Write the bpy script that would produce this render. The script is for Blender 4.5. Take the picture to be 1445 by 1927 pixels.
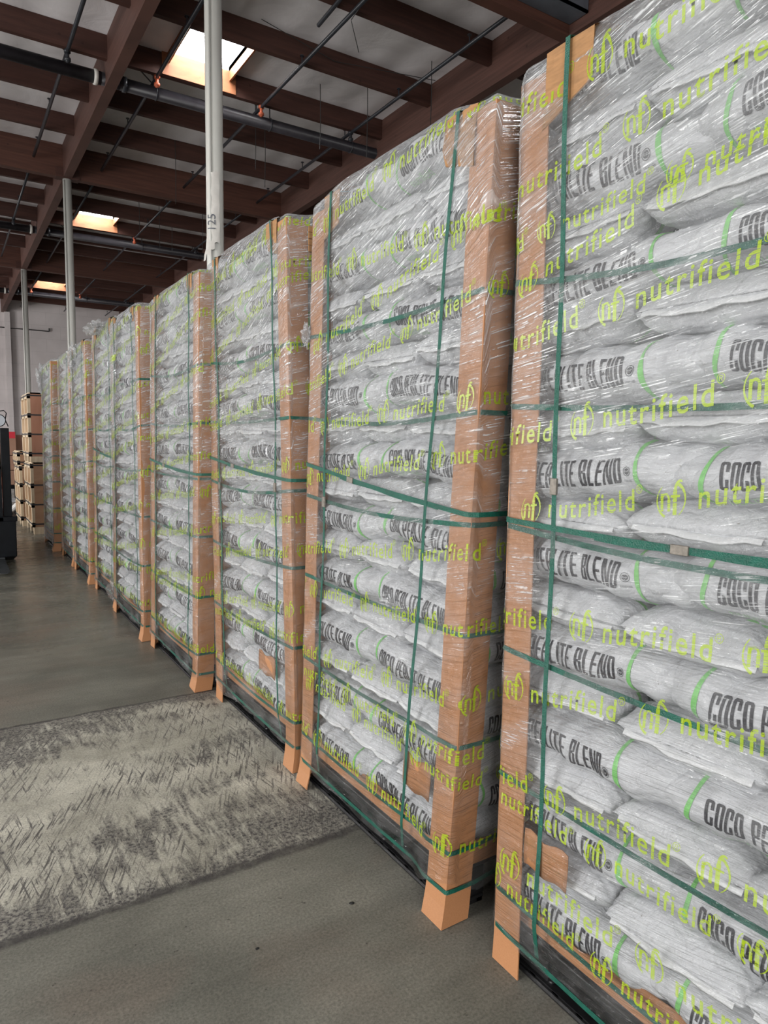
import bpy, bmesh, math, random
import numpy as np
from mathutils import Vector, Matrix
PI = math.pi
R_ = math.radians
sc = bpy.context.scene
for o in list(bpy.data.objects):
    bpy.data.objects.remove(o)
col = sc.collection

# ------------------------------------------------------------------ camera
CAM_H = 1.5
yaw, pitch, roll, FPX = 0.5660115, 0.1010257, 0.0142912, 1300.0
fw = Vector((math.sin(yaw) * math.cos(pitch), math.cos(yaw) * math.cos(pitch), -math.sin(pitch)))
rt = Vector((math.cos(yaw), -math.sin(yaw), 0))
up = rt.cross(fw)
c_, s_ = math.cos(roll), math.sin(roll)
rt, up = c_ * rt + s_ * up, -s_ * rt + c_ * up
cd = bpy.data.cameras.new('camera')
cam = bpy.data.objects.new('camera', cd)
col.objects.link(cam)
m3 = Matrix((rt, up, -fw)).transposed()
cam.matrix_world = Matrix.Translation((0, 0, CAM_H)) @ m3.to_4x4()
cd.sensor_fit = 'VERTICAL'
cd.sensor_height = 36.0
cd.lens = FPX / 1927 * 36.0
cd.clip_start = 0.02
cd.clip_end = 200
sc.camera = cam

# ------------------------------------------------------------------ light
sc.view_settings.view_transform = 'Standard'
sc.view_settings.look = 'None'
sc.view_settings.gamma = 1
sc.view_settings.use_curve_mapping = False
sc.view_settings.exposure = 0.68
w = bpy.data.worlds.new('world')
sc.world = w
w.use_nodes = True
bg = w.node_tree.nodes['Background']
bg.inputs[0].default_value = (0.97, 0.98, 1.0, 1)
bg.inputs[1].default_value = 0.55
SKY_EMIT = 15.0


def area_light(name, loc, target, sx, sy, power, colr=(1, 1, 1)):
    ld = bpy.data.lights.new(name, 'AREA')
    ld.shape = 'RECTANGLE'
    ld.size, ld.size_y = sx, sy
    ld.energy = power
    ld.color = colr
    o = bpy.data.objects.new(name, ld)
    col.objects.link(o)
    o.location = loc
    o.rotation_euler = (Vector(target) - Vector(loc)).to_track_quat('-Z', 'Y').to_euler()
    return o


# added off-camera lights, filling in daylight from the left and behind the camera
area_light('unseen_daylight_fill', (-9.0, 2.0, 2.6), (1.3, 3.0, 1.2), 4.0, 4.0, 390, (1.0, 0.985, 0.96))
area_light('unseen_daylight_fill', (-9.0, 11.0, 2.6), (1.3, 8.0, 1.2), 4.0, 4.0, 390, (1.0, 0.985, 0.96))
area_light('unseen_daylight_fill', (-9.0, 26.0, 3.2), (6.0, 36.0, 3.5), 4.0, 4.0, 650, (1.0, 0.985, 0.97))  # added to brighten the back wall
area_light('unseen_daylight_fill', (-3.5, -7.5, 2.8), (1.3, 2.0, 1.0), 4.0, 4.0, 350, (1.0, 0.985, 0.96))
sc.cycles.max_bounces = 8
sc.cycles.diffuse_bounces = 3
sc.cycles.glossy_bounces = 3
sc.cycles.transmission_bounces = 4
sc.cycles.transparent_max_bounces = 16
sc.cycles.caustics_reflective = False
sc.cycles.caustics_refractive = False
sc.cycles.sample_clamp_indirect = 4.0


# ------------------------------------------------------------------ helpers
def tag(o, label=None, cat=None, group=None, kind=None):
    if label: o['label'] = label
    if cat: o['category'] = cat
    if group: o['group'] = group
    if kind: o['kind'] = kind
    return o


def empty(name, loc=(0, 0, 0), rz=0, label=None, cat=None, group=None):
    o = bpy.data.objects.new(name, None)
    col.objects.link(o)
    o.location = loc
    o.rotation_euler = (0, 0, rz)
    return tag(o, label, cat, group)


class MB:
    """collects geometry for one mesh"""
    def __init__(s):
        s.v, s.f, s.m = [], [], []

    def add(s, vs, fs, mi=0):
        b = len(s.v)
        s.v += [tuple(p) for p in vs]
        s.f += [tuple(b + i for i in f) for f in fs]
        s.m += [mi] * len(fs)

    def box(s, a, b, mi=0, rot=None, piv=None):
        x0, y0, z0 = a
        x1, y1, z1 = b
        vs = [(x0, y0, z0), (x1, y0, z0), (x1, y1, z0), (x0, y1, z0), (x0, y0, z1), (x1, y0, z1), (x1, y1, z1), (x0, y1, z1)]
        if rot is not None:
            pv = Vector(piv) if piv else Vector(((x0 + x1) / 2, (y0 + y1) / 2, (z0 + z1) / 2))
            vs = [tuple(rot @ (Vector(p) - pv) + pv) for p in vs]
        s.add(vs, [(0, 3, 2, 1), (4, 5, 6, 7), (0, 1, 5, 4), (1, 2, 6, 5), (2, 3, 7, 6), (3, 0, 4, 7)], mi)

    def tube(s, pts, r, n=10, mi=0, cap=True):
        pts = [Vector(p) for p in pts]
        rr = r if isinstance(r, (list, tuple)) else [r] * len(pts)
        t0 = (pts[1] - pts[0]).normalized()
        u = t0.orthogonal().normalized()
        vs = []
        for i, p in enumerate(pts):
            t = (pts[min(i + 1, len(pts) - 1)] - pts[max(i - 1, 0)]).normalized()
            u = (u - t * u.dot(t)).normalized()
            v = t.cross(u)
            for k in range(n):
                a = 2 * PI * k / n
                vs.append(p + (u * math.cos(a) + v * math.sin(a)) * rr[i])
        fs = []
        for i in range(len(pts) - 1):
            for k in range(n):
                k2 = (k + 1) % n
                fs.append((i * n + k, i * n + k2, (i + 1) * n + k2, (i + 1) * n + k))
        if cap:
            fs.append(tuple(range(n - 1, -1, -1)))
            fs.append(tuple((len(pts) - 1) * n + k for k in range(n)))
        s.add(vs, fs, mi)

    def build(s, name, mats, parent=None, smooth=False, uv=None, bevel=0):
        me = bpy.data.meshes.new(name)
        me.from_pydata(s.v, [], s.f)
        if not isinstance(mats, (list, tuple)): mats = [mats]
        for m in mats: me.materials.append(m)
        if any(s.m): me.polygons.foreach_set('material_index', s.m)
        if smooth: me.polygons.foreach_set('use_smooth', [True] * len(s.f))
        if uv is not None:
            l = me.uv_layers.new(name='wrap')
            vi = np.empty(len(me.loops), dtype=np.int32)
            me.loops.foreach_get('vertex_index', vi)
            l.data.foreach_set('uv', np.asarray(uv, dtype=np.float32)[vi].ravel())
        me.update()
        o = bpy.data.objects.new(name, me)
        col.objects.link(o)
        if parent: o.parent = parent
        if bevel:
            b = o.modifiers.new('bevel', 'BEVEL')
            b.width = bevel
            b.segments = 2
            b.limit_method = 'ANGLE'
        return o


# ------------------------------------------------------------------ materials
def mat(name):
    m = bpy.data.materials.new(name)
    m.use_nodes = True
    nt = m.node_tree
    return m, nt, nt.nodes['Principled BSDF']


def N(nt, typ, **kw):
    n = nt.nodes.new(typ)
    for k, v in kw.items():
        if k.startswith('i_'):
            key = k[2:]
            key = int(key) if key.isdigit() else key.replace('_', ' ')
            n.inputs[key].default_value = v
        else:
            setattr(n, k, v)
    return n


def ramp(nt, stops, interp='LINEAR'):
    n = nt.nodes.new('ShaderNodeValToRGB')
    e = n.color_ramp.elements
    n.color_ramp.interpolation = interp
    while len(e) < len(stops): e.new(0.5)
    for i, (p, c) in enumerate(stops):
        e[i].position = p
        e[i].color = c if len(c) == 4 else (*c, 1)
    return n


def g3(v): return (v, v, v, 1)


def simple(name, c, rough=0.5, metal=0.0, var=0.0, scale=8, bump=0.0, bscale=60, stretch=(1, 1, 1), spec=None):
    m, nt, b = mat(name)
    b.inputs['Base Color'].default_value = (*c, 1)
    b.inputs['Roughness'].default_value = rough
    b.inputs['Metallic'].default_value = metal
    if spec is not None: b.inputs['Specular IOR Level'].default_value = spec
    tc = N(nt, 'ShaderNodeTexCoord')
    mp = N(nt, 'ShaderNodeMapping')
    mp.inputs['Scale'].default_value = stretch
    nt.links.new(tc.outputs['Object'], mp.inputs[0])
    if var > 0:
        n = N(nt, 'ShaderNodeTexNoise', i_Scale=scale, i_Detail=5.0, i_Roughness=0.6)
        nt.links.new(mp.outputs[0], n.inputs['Vector'])
        r = ramp(nt, [(0.3, tuple(x * (1 - var) for x in c)), (0.7, tuple(min(1, x * (1 + var)) for x in c))])
        nt.links.new(n.outputs[0], r.inputs[0])
        nt.links.new(r.outputs[0], b.inputs['Base Color'])
    if bump > 0:
        n2 = N(nt, 'ShaderNodeTexNoise', i_Scale=bscale, i_Detail=3.0)
        nt.links.new(mp.outputs[0], n2.inputs['Vector'])
        bp = N(nt, 'ShaderNodeBump', i_Strength=bump, i_Distance=0.01)
        nt.links.new(n2.outputs[0], bp.inputs['Height'])
        nt.links.new(bp.outputs[0], b.inputs['Normal'])
    return m


# woven white polypropylene with soft creases
def bag_mat():
    m, nt, b = mat('woven_white_plastic')
    tc = N(nt, 'ShaderNodeTexCoord')
    oi = N(nt, 'ShaderNodeObjectInfo')
    ad = N(nt, 'ShaderNodeVectorMath', operation='ADD')
    nt.links.new(tc.outputs['Object'], ad.inputs[0])
    nt.links.new(oi.outputs['Random'], ad.inputs[1])
    n = N(nt, 'ShaderNodeTexNoise', i_Scale=14.0, i_Detail=4.0, i_Roughness=0.55, i_Distortion=0.6)
    nt.links.new(ad.outputs[0], n.inputs['Vector'])
    mp = N(nt, 'ShaderNodeMapping')
    mp.inputs['Scale'].default_value = (14, 60, 60)
    nt.links.new(ad.outputs[0], mp.inputs[0])
    n2 = N(nt, 'ShaderNodeTexNoise', i_Scale=1.0, i_Detail=3.0)
    nt.links.new(mp.outputs[0], n2.inputs['Vector'])
    mu = N(nt, 'ShaderNodeMath', operation='MULTIPLY_ADD')
    mu.inputs[1].default_value = 0.35
    nt.links.new(n2.outputs[0], mu.inputs[0])
    nt.links.new(n.outputs[0], mu.inputs[2])
    bp = N(nt, 'ShaderNodeBump', i_Strength=0.7, i_Distance=0.020)
    nt.links.new(mu.outputs[0], bp.inputs['Height'])
    # little dark specks of coir dust
    vn = N(nt, 'ShaderNodeTexNoise', i_Scale=220.0, i_Detail=1.0)
    nt.links.new(ad.outputs[0], vn.inputs['Vector'])
    r = ramp(nt, [(0.0, (0.555, 0.565, 0.585)), (0.74, (0.555, 0.565, 0.585)), (0.79, (0.25, 0.235, 0.21))])
    nt.links.new(vn.outputs[0], r.inputs[0])
    nt.links.new(r.outputs[0], b.inputs['Base Color'])
    nt.links.new(bp.outputs[0], b.inputs['Normal'])
    b.inputs['Roughness'].default_value = 0.42
    return m


def film_mat():
    """stretched plastic film: clear, with milky creases and painted white highlight streaks along the wrap"""
    m, nt, b = mat('stretch_film')
    nt.nodes.remove(b)
    out = nt.nodes['Material Output']
    uv = N(nt, 'ShaderNodeUVMap')
    uv.uv_map = 'wrap'

    def noise(sx, sy, detail=2.0, dist=0.0, off=0.0):
        mp = N(nt, 'ShaderNodeMapping')
        mp.inputs['Scale'].default_value = (sx, sy, 1)
        mp.inputs['Location'].default_value = (off, off * 1.7, off)
        nt.links.new(uv.outputs[0], mp.inputs[0])
        n = N(nt, 'ShaderNodeTexNoise', i_Scale=1.0, i_Detail=detail, i_Distortion=dist)
        nt.links.new(mp.outputs[0], n.inputs['Vector'])
        return n
    fine = noise(7, 260, 2.0, 0.0, 3.0)          # thin creases
    mid = noise(3.2, 70, 2.0, 0.3, 11.0)
    blot = noise(5, 9, 3.0, 0.8, 5.0)            # where the film is slack
    brk = noise(38, 60, 2.0, 0.2, 8.0)

    def mr(src, a, b_, lo=0.0, hi=1.0):
        n = N(nt, 'ShaderNodeMapRange')
        n.inputs[1].default_value, n.inputs[2].default_value = a, b_
        n.inputs[3].default_value, n.inputs[4].default_value = lo, hi
        nt.links.new(src, n.inputs[0])
        return n.outputs[0]

    def mth(op, a, b_):
        n = N(nt, 'ShaderNodeMath', operation=op)
        for i, q in enumerate((a, b_)):
            if isinstance(q, (int, float)): n.inputs[i].default_value = q
            else: nt.links.new(q, n.inputs[i])
        return n.outputs[0]
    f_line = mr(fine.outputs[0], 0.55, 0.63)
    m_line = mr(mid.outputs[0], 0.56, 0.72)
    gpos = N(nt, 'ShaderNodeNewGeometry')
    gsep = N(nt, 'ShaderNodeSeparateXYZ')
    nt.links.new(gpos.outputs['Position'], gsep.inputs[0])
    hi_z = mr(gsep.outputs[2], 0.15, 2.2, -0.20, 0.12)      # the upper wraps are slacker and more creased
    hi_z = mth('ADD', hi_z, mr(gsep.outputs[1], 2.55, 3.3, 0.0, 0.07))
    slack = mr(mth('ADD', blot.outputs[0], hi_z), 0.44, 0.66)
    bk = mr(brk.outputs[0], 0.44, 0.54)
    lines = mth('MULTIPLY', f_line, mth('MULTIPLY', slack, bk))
    veil = mth('ADD', mth('MULTIPLY', lines, 0.95), mth('MULTIPLY', mth('MULTIPLY', m_line, slack), 0.26))  # white streaks whiten the creases and stand in for their glossy highlights
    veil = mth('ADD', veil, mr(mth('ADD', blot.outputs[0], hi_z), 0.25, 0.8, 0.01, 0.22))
    h = mth('ADD', mth('MULTIPLY', fine.outputs[0], 0.35), mth('ADD', mth('MULTIPLY', mid.outputs[0], 0.8), mth('MULTIPLY', brk.outputs[0], 0.35)))
    bp = N(nt, 'ShaderNodeBump', i_Strength=1.0, i_Distance=0.02)
    nt.links.new(h, bp.inputs['Height'])
    gl = N(nt, 'ShaderNodeBsdfGlossy', i_Roughness=0.12)
    gl.inputs['Color'].default_value = g3(0.95)
    nt.links.new(bp.outputs[0], gl.inputs['Normal'])
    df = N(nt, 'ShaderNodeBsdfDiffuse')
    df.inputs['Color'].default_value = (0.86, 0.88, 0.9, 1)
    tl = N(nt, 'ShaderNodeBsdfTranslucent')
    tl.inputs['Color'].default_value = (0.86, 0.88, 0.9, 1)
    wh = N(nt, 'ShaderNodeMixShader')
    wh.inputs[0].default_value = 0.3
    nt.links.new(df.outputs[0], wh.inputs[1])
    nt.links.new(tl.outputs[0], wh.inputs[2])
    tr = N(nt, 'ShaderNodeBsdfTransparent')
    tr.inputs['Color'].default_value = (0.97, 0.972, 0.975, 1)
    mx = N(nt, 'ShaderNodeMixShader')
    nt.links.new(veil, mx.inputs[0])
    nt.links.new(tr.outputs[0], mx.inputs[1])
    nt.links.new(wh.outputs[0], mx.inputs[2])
    fr = N(nt, 'ShaderNodeFresnel', i_IOR=1.5)
    nt.links.new(bp.outputs[0], fr.inputs['Normal'])
    frm = mth('MINIMUM', mth('ADD', mth('MULTIPLY', fr.outputs[0], 0.72), mth('MULTIPLY', lines, 0.22)), 0.4)
    mx2 = N(nt, 'ShaderNodeMixShader')
    nt.links.new(frm, mx2.inputs[0])
    nt.links.new(mx.outputs[0], mx2.inputs[1])
    nt.links.new(gl.outputs[0], mx2.inputs[2])
    nt.links.new(mx2.outputs[0], out.inputs[0])
    return m


def ink_mat(name, c, alpha=0.85, scalev=420):
    m, nt, b = mat(name)
    out = nt.nodes['Material Output']
    b.inputs['Base Color'].default_value = (*c, 1)
    b.inputs['Roughness'].default_value = 0.3
    uv = N(nt, 'ShaderNodeUVMap')
    uv.uv_map = 'wrap'
    mp = N(nt, 'ShaderNodeMapping')
    mp.inputs['Scale'].default_value = (9, scalev, 1)
    nt.links.new(uv.outputs[0], mp.inputs[0])
    n = N(nt, 'ShaderNodeTexNoise', i_Scale=1.0, i_Detail=1.0)
    nt.links.new(mp.outputs[0], n.inputs['Vector'])
    r = ramp(nt, [(0.30, g3(alpha * 0.25)), (0.46, g3(alpha))])
    nt.links.new(n.outputs[0], r.inputs[0])
    tr = N(nt, 'ShaderNodeBsdfTransparent')
    mx = N(nt, 'ShaderNodeMixShader')
    nt.links.new(r.outputs[0], mx.inputs[0])
    nt.links.new(tr.outputs[0], mx.inputs[1])
    nt.links.new(b.outputs[0], mx.inputs[2])
    nt.links.new(mx.outputs[0], out.inputs[0])
    return m


def wood_mat(name, c1, c2, scale=3.0, stretch=(1, 1, 12), rough=0.6, spec=0.3):
    m, nt, b = mat(name)
    tc = N(nt, 'ShaderNodeTexCoord')
    mp = N(nt, 'ShaderNodeMapping')
    mp.inputs['Scale'].default_value = stretch
    nt.links.new(tc.outputs['Object'], mp.inputs[0])
    n = N(nt, 'ShaderNodeTexNoise', i_Scale=scale, i_Detail=5.0, i_Distortion=0.4)
    nt.links.new(mp.outputs[0], n.inputs['Vector'])
    r = ramp(nt, [(0.3, c1), (0.7, c2)])
    nt.links.new(n.outputs[0], r.inputs[0])
    # knots
    v = N(nt, 'ShaderNodeTexVoronoi', i_Scale=3.2)
    nt.links.new(tc.outputs['Object'], v.inputs['Vector'])
    kr = ramp(nt, [(0.0, g3(0.3)), (0.09, g3(1.0))])
    nt.links.new(v.outputs['Distance'], kr.inputs[0])
    mx = N(nt, 'ShaderNodeMix', data_type='RGBA', blend_type='MULTIPLY')
    mx.inputs[0].default_value = 0.8
    nt.links.new(r.outputs[0], mx.inputs[6])
    nt.links.new(kr.outputs[0], mx.inputs[7])
    nt.links.new(mx.outputs[2], b.inputs['Base Color'])
    b.inputs['Roughness'].default_value = rough
    b.inputs['Specular IOR Level'].default_value = spec
    return m


def card_mat():
    m, nt, b = mat('brown_cardboard')
    tc = N(nt, 'ShaderNodeTexCoord')
    n = N(nt, 'ShaderNodeTexNoise', i_Scale=260.0, i_Detail=2.0)
    nt.links.new(tc.outputs['Object'], n.inputs['Vector'])
    n2 = N(nt, 'ShaderNodeTexNoise', i_Scale=3.0, i_Detail=3.0)
    nt.links.new(tc.outputs['Object'], n2.inputs['Vector'])
    r = ramp(nt, [(0.3, (0.375, 0.170, 0.072)), (0.7, (0.46, 0.215, 0.095))])
    mu = N(nt, 'ShaderNodeMath', operation='MULTIPLY_ADD')
    mu.inputs[1].default_value = 0.5
    nt.links.new(n.outputs[0], mu.inputs[0])
    m2 = N(nt, 'ShaderNodeMath', operation='MULTIPLY')
    m2.inputs[1].default_value = 0.5
    nt.links.new(n2.outputs[0], m2.inputs[0])
    nt.links.new(m2.outputs[0], mu.inputs[2])
    nt.links.new(mu.outputs[0], r.inputs[0])
    nt.links.new(r.outputs[0], b.inputs['Base Color'])
    b.inputs['Roughness'].default_value = 0.6
    return m


def floor_mat():
    m, nt, b = mat('worn_concrete')
    geo = N(nt, 'ShaderNodeNewGeometry')
    sep = N(nt, 'ShaderNodeSeparateXYZ')
    nt.links.new(geo.outputs['Position'], sep.inputs[0])

    def noise(sx, sy, detail=4.0, rough=0.55, dist=0.0, off=0.0, rot=0.0):
        mp = N(nt, 'ShaderNodeMapping')
        mp.inputs['Scale'].default_value = (sx, sy, 1)
        mp.inputs['Location'].default_value = (off, off * 0.7, 0)
        src = geo.outputs['Position']
        if rot:
            vr = N(nt, 'ShaderNodeVectorRotate', rotation_type='Z_AXIS')
            vr.inputs['Angle'].default_value = -rot
            nt.links.new(src, vr.inputs[0])
            src = vr.outputs[0]
        nt.links.new(src, mp.inputs[0])
        n = N(nt, 'ShaderNodeTexNoise', i_Scale=1.0, i_Detail=detail, i_Roughness=rough, i_Distortion=dist)
        nt.links.new(mp.outputs[0], n.inputs['Vector'])
        return n.outputs[0]

    def mth(op, a, b_, clamp=False):
        n = N(nt, 'ShaderNodeMath', operation=op)
        n.use_clamp = clamp
        for i, q in enumerate((a, b_)):
            if isinstance(q, (int, float)): n.inputs[i].default_value = q
            else: nt.links.new(q, n.inputs[i])
        return n.outputs[0]

    def mr(src, a, b_, lo=0.0, hi=1.0, smooth=False):
        n = N(nt, 'ShaderNodeMapRange')
        if smooth: n.interpolation_type = 'SMOOTHSTEP'
        n.inputs[1].default_value, n.inputs[2].default_value = a, b_
        n.inputs[3].default_value, n.inputs[4].default_value = lo, hi
        nt.links.new(src, n.inputs[0])
        return n.outputs[0]

    def mix(f, a, b_):
        n = N(nt, 'ShaderNodeMix', data_type='RGBA')
        if isinstance(f, float): n.inputs[0].default_value = f
        else: nt.links.new(f, n.inputs[0])
        for i, q in ((6, a), (7, b_)):
            if isinstance(q, tuple): n.inputs[i].default_value = q
            else: nt.links.new(q, n.inputs[i])
        return n.outputs[2]
    X, Y = sep.outputs[0], sep.outputs[1]
    wob = mth('MULTIPLY', mth('SUBTRACT', noise(5, 5, 5.0, 0.6), 0.5), 0.06)
    Yw = mth('ADD', Y, wob)
    # plain slab
    base = ramp(nt, [(0.3, (0.122, 0.119, 0.100)), (0.5, (0.168, 0.164, 0.138)), (0.75, (0.235, 0.226, 0.192))])
    nt.links.new(noise(1.6, 1.6, 6.0, 0.62, 0.5), base.inputs[0])
    grain = mr(noise(120, 120, 3.0, 0.7), 0.3, 0.7, 0.66, 1.32)
    pits = mr(noise(34, 34, 2.0, 0.6, 0.0, 5.0), 0.70, 0.76, 1.0, 0.35)
    smear = mr(noise(0.9, 7, 5.0, 0.6, 0.3, 9.0), 0.3, 0.7, 0.82, 1.12)
    vm = mth('MULTIPLY', mth('MULTIPLY', grain, pits), smear)
    warm = mix(mr(noise(2.2, 2.2, 3.0, 0.5, 0.3, 14.0), 0.5, 0.75), base.outputs[0], (0.178, 0.152, 0.124, 1))
    # lighter scraped slab between two joints, Y 2.2 to 3.95
    inside = mth('MULTIPLY', mr(Yw, 2.20, 2.22), mr(Yw, 3.93, 3.95, 1.0, 0.0))
    light = ramp(nt, [(0.35, (0.34, 0.325, 0.27)), (0.65, (0.56, 0.54, 0.46))])
    nt.links.new(noise(3, 3, 5.0, 0.6, 0.3, 2.0), light.inputs[0])
    rub_big = noise(1.5, 2.6, 4.0, 0.6, 0.8, 21.0)
    edge = mth('ADD', mr(Y, 2.22, 2.75, 0.20, 0.0), mr(Y, 3.4, 3.95, 0.0, 0.22))
    edge_n = mth('ADD', mth('ADD', rub_big, edge), mth('MULTIPLY', mth('SUBTRACT', noise(30, 5, 4.0, 0.7, 0.0, 3.0), 0.5), 0.95))
    rub = mr(edge_n, 0.54, 0.68)
    scr = mth('MAXIMUM', mr(noise(6, 95, 3.0, 0.7, 0.6, 31.0, 1.15), 0.54, 0.59), mr(noise(6, 95, 3.0, 0.7, 0.6, 41.0, 1.7), 0.58, 0.64))
    scr = mth('MULTIPLY', scr, mr(noise(3.2, 3.2, 3.0, 0.5, 0.0, 51.0), 0.36, 0.56))
    speck = mr(noise(70, 70, 3.0, 0.7, 0.0, 61.0), 0.42, 0.62)
    rub = mth('MULTIPLY', rub, mth('ADD', mth('MULTIPLY', speck, 0.55), 0.45))
    dark = mth('MAXIMUM', rub, mth('MULTIPLY', scr, 0.85))
    slab = mix(dark, light.outputs[0], (0.052, 0.047, 0.050, 1))
    colr = mix(inside, warm, slab)
    # joints
    j1 = mr(mth('ABSOLUTE', mth('SUBTRACT', Yw, 2.205), 0.0), 0.012, 0.03, 1.0, 0.0)
    j2 = mr(mth('ABSOLUTE', mth('SUBTRACT', Yw, 3.94), 0.0), 0.006, 0.016, 1.0, 0.0)
    jj = mth('MULTIPLY', mth('MAXIMUM', j1, j2), mr(noise(12, 12, 3.0, 0.6, 0.0, 71.0), 0.35, 0.55, 0.45, 0.95))
    colr = mix(jj, colr, (0.055, 0.05, 0.048, 1))
    mul = N(nt, 'ShaderNodeMix', data_type='RGBA', blend_type='MULTIPLY')
    mul.inputs[0].default_value = 1.0
    nt.links.new(colr, mul.inputs[6])
    nt.links.new(vm, mul.inputs[7])
    nt.links.new(mul.outputs[2], b.inputs['Base Color'])
    # the far floor is burnished, the near slab duller
    rg = mth('ADD', mr(Y, 3.9, 5.5, 0.62, 0.24), mr(noise(2.5, 6, 4.0), 0.3, 0.7, -0.06, 0.10))
    nt.links.new(rg, b.inputs['Roughness'])
    b.inputs['Specular IOR Level'].default_value = 0.45
    bp = N(nt, 'ShaderNodeBump', i_Strength=0.35, i_Distance=0.004)
    hh = mth('SUBTRACT', mth('MULTIPLY', noise(60, 60, 4.0, 0.7), 0.6), mth('ADD', mth('MULTIPLY', jj, 1.5), mth('MULTIPLY', mth('MULTIPLY', scr, inside), 0.8)))
    nt.links.new(hh, bp.inputs['Height'])
    nt.links.new(bp.outputs[0], b.inputs['Normal'])
    return m


def insul_mat():
    m, nt, b = mat('white_roof_insulation')
    tc = N(nt, 'ShaderNodeTexCoord')
    n = N(nt, 'ShaderNodeTexNoise', i_Scale=1.4, i_Detail=5.0, i_Distortion=1.0)
    nt.links.new(tc.outputs['Object'], n.inputs['Vector'])
    wv = N(nt, 'ShaderNodeTexWave', i_Scale=0.42, i_Distortion=1.5, i_Detail=2.0)
    wv.bands_direction = 'X'
    nt.links.new(tc.outputs['Object'], wv.inputs['Vector'])
    r = ramp(nt, [(0.3, (0.74, 0.71, 0.73)), (0.7, (0.86, 0.83, 0.85))])
    nt.links.new(n.outputs[0], r.inputs[0])
    nt.links.new(r.outputs[0], b.inputs['Base Color'])
    mu = N(nt, 'ShaderNodeMath', operation='ADD')
    nt.links.new(n.outputs[0], mu.inputs[0])
    nt.links.new(wv.outputs[0], mu.inputs[1])
    bp = N(nt, 'ShaderNodeBump', i_Strength=0.25, i_Distance=0.08)
    nt.links.new(mu.outputs[0], bp.inputs['Height'])
    nt.links.new(bp.outputs[0], b.inputs['Normal'])
    b.inputs['Roughness'].default_value = 0.5
    return m


def wall_mat():
    m, nt, b = mat('painted_concrete_wall')
    tc = N(nt, 'ShaderNodeTexCoord')
    n = N(nt, 'ShaderNodeTexNoise', i_Scale=1.2, i_Detail=6.0)
    nt.links.new(tc.outputs['Object'], n.inputs['Vector'])
    r = ramp(nt, [(0.3, (0.50, 0.455, 0.45)), (0.7, (0.60, 0.55, 0.545))])
    nt.links.new(n.outputs[0], r.inputs[0])
    br = N(nt, 'ShaderNodeTexBrick', i_Scale=1.0)
    br.inputs['Color1'].default_value = g3(1)
    br.inputs['Color2'].default_value = g3(0.97)
    br.inputs['Mortar'].default_value = g3(0.8)
    br.inputs['Mortar Size'].default_value = 0.006
    br.inputs['Brick Width'].default_value = 1.22
    br.inputs['Row Height'].default_value = 0.61
    mp = N(nt, 'ShaderNodeMapping')
    mp.inputs['Rotation'].default_value = (PI / 2, 0, 0)
    nt.links.new(tc.outputs['Object'], mp.inputs[0])
    nt.links.new(mp.outputs[0], br.inputs['Vector'])
    mx = N(nt, 'ShaderNodeMix', data_type='RGBA', blend_type='MULTIPLY')
    mx.inputs[0].default_value = 1.0
    nt.links.new(r.outputs[0], mx.inputs[6])
    nt.links.new(br.outputs[0], mx.inputs[7])
    nt.links.new(mx.outputs[2], b.inputs['Base Color'])
    b.inputs['Roughness'].default_value = 0.75
    return m


def emit_mat(name, c, s):
    m, nt, b = mat(name)
    b.inputs['Base Color'].default_value = (*c, 1)
    b.inputs['Emission Color'].default_value = (*c, 1)
    b.inputs['Emission Strength'].default_value = s
    return m


M = {}
M['bag'] = bag_mat()
M['black_ink'] = simple('black_bag_ink', (0.028, 0.027, 0.034), 0.5, var=0.5, scale=90)
M['green_ink'] = simple('green_bag_ink', (0.20, 0.56, 0.15), 0.5, var=0.15, scale=60)
M['pale_green_ink'] = simple('faded_green_bag_ink', (0.38, 0.60, 0.36), 0.5)
M['seal'] = simple('white_heat_seal', (0.70, 0.71, 0.72), 0.35, bump=0.3, bscale=90)
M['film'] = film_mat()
M['lime'] = ink_mat('lime_film_ink', (0.38, 0.52, 0.012), 0.70)
M['card'] = card_mat()
M['card_dark'] = simple('cardboard_edge', (0.30, 0.15, 0.075), 0.8, var=0.3, scale=60)
M['kraft'] = simple('kraft_pad', (0.34, 0.175, 0.07), 0.7, var=0.2, scale=20, stretch=(1, 1, 6))
M['strap'] = simple('green_strap_plastic', (0.004, 0.092, 0.062), 0.3, var=0.25, scale=40, bump=0.4, bscale=300)
M['seal_metal'] = simple('strap_seal_metal', (0.20, 0.18, 0.155), 0.5, metal=0.5, var=0.3, scale=80)
M['pallet'] = simple('black_recycled_plastic', (0.012, 0.012, 0.013), 0.38, var=0.3, scale=30, bump=0.2)
M['beam'] = wood_mat('stained_glulam', (0.066, 0.028, 0.020), (0.108, 0.045, 0.031), 2.0, (0.6, 0.6, 14))
M['beam_long'] = wood_mat('stained_glulam_along', (0.070, 0.036, 0.029), (0.115, 0.056, 0.044), 2.0, (0.6, 0.6, 14))
M['purlin'] = wood_mat('stained_purlin', (0.048, 0.021, 0.016), (0.078, 0.033, 0.025), 2.0, (0.6, 0.6, 10))
M['curb'] = wood_mat('skylight_ply_lit_purlin', (0.20, 0.072, 0.030), (0.32, 0.125, 0.055), 2.5, (1, 1, 3))
M['insul'] = insul_mat()
M['wall'] = wall_mat()
M['floor'] = floor_mat()
M['sky_panel'] = emit_mat('skylight_dome', (0.97, 0.99, 1.0), SKY_EMIT)
M['white_paint'] = simple('white_column_paint', (0.62, 0.62, 0.58), 0.32, var=0.08, scale=3, stretch=(1, 1, 0.4))
M['white_sheet'] = simple('white_sheet', (0.62, 0.60, 0.56), 0.6, var=0.1, scale=8)
M['pipe'] = simple('black_steel_pipe', (0.022, 0.024, 0.03), 0.35, var=0.3, scale=6)
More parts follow.
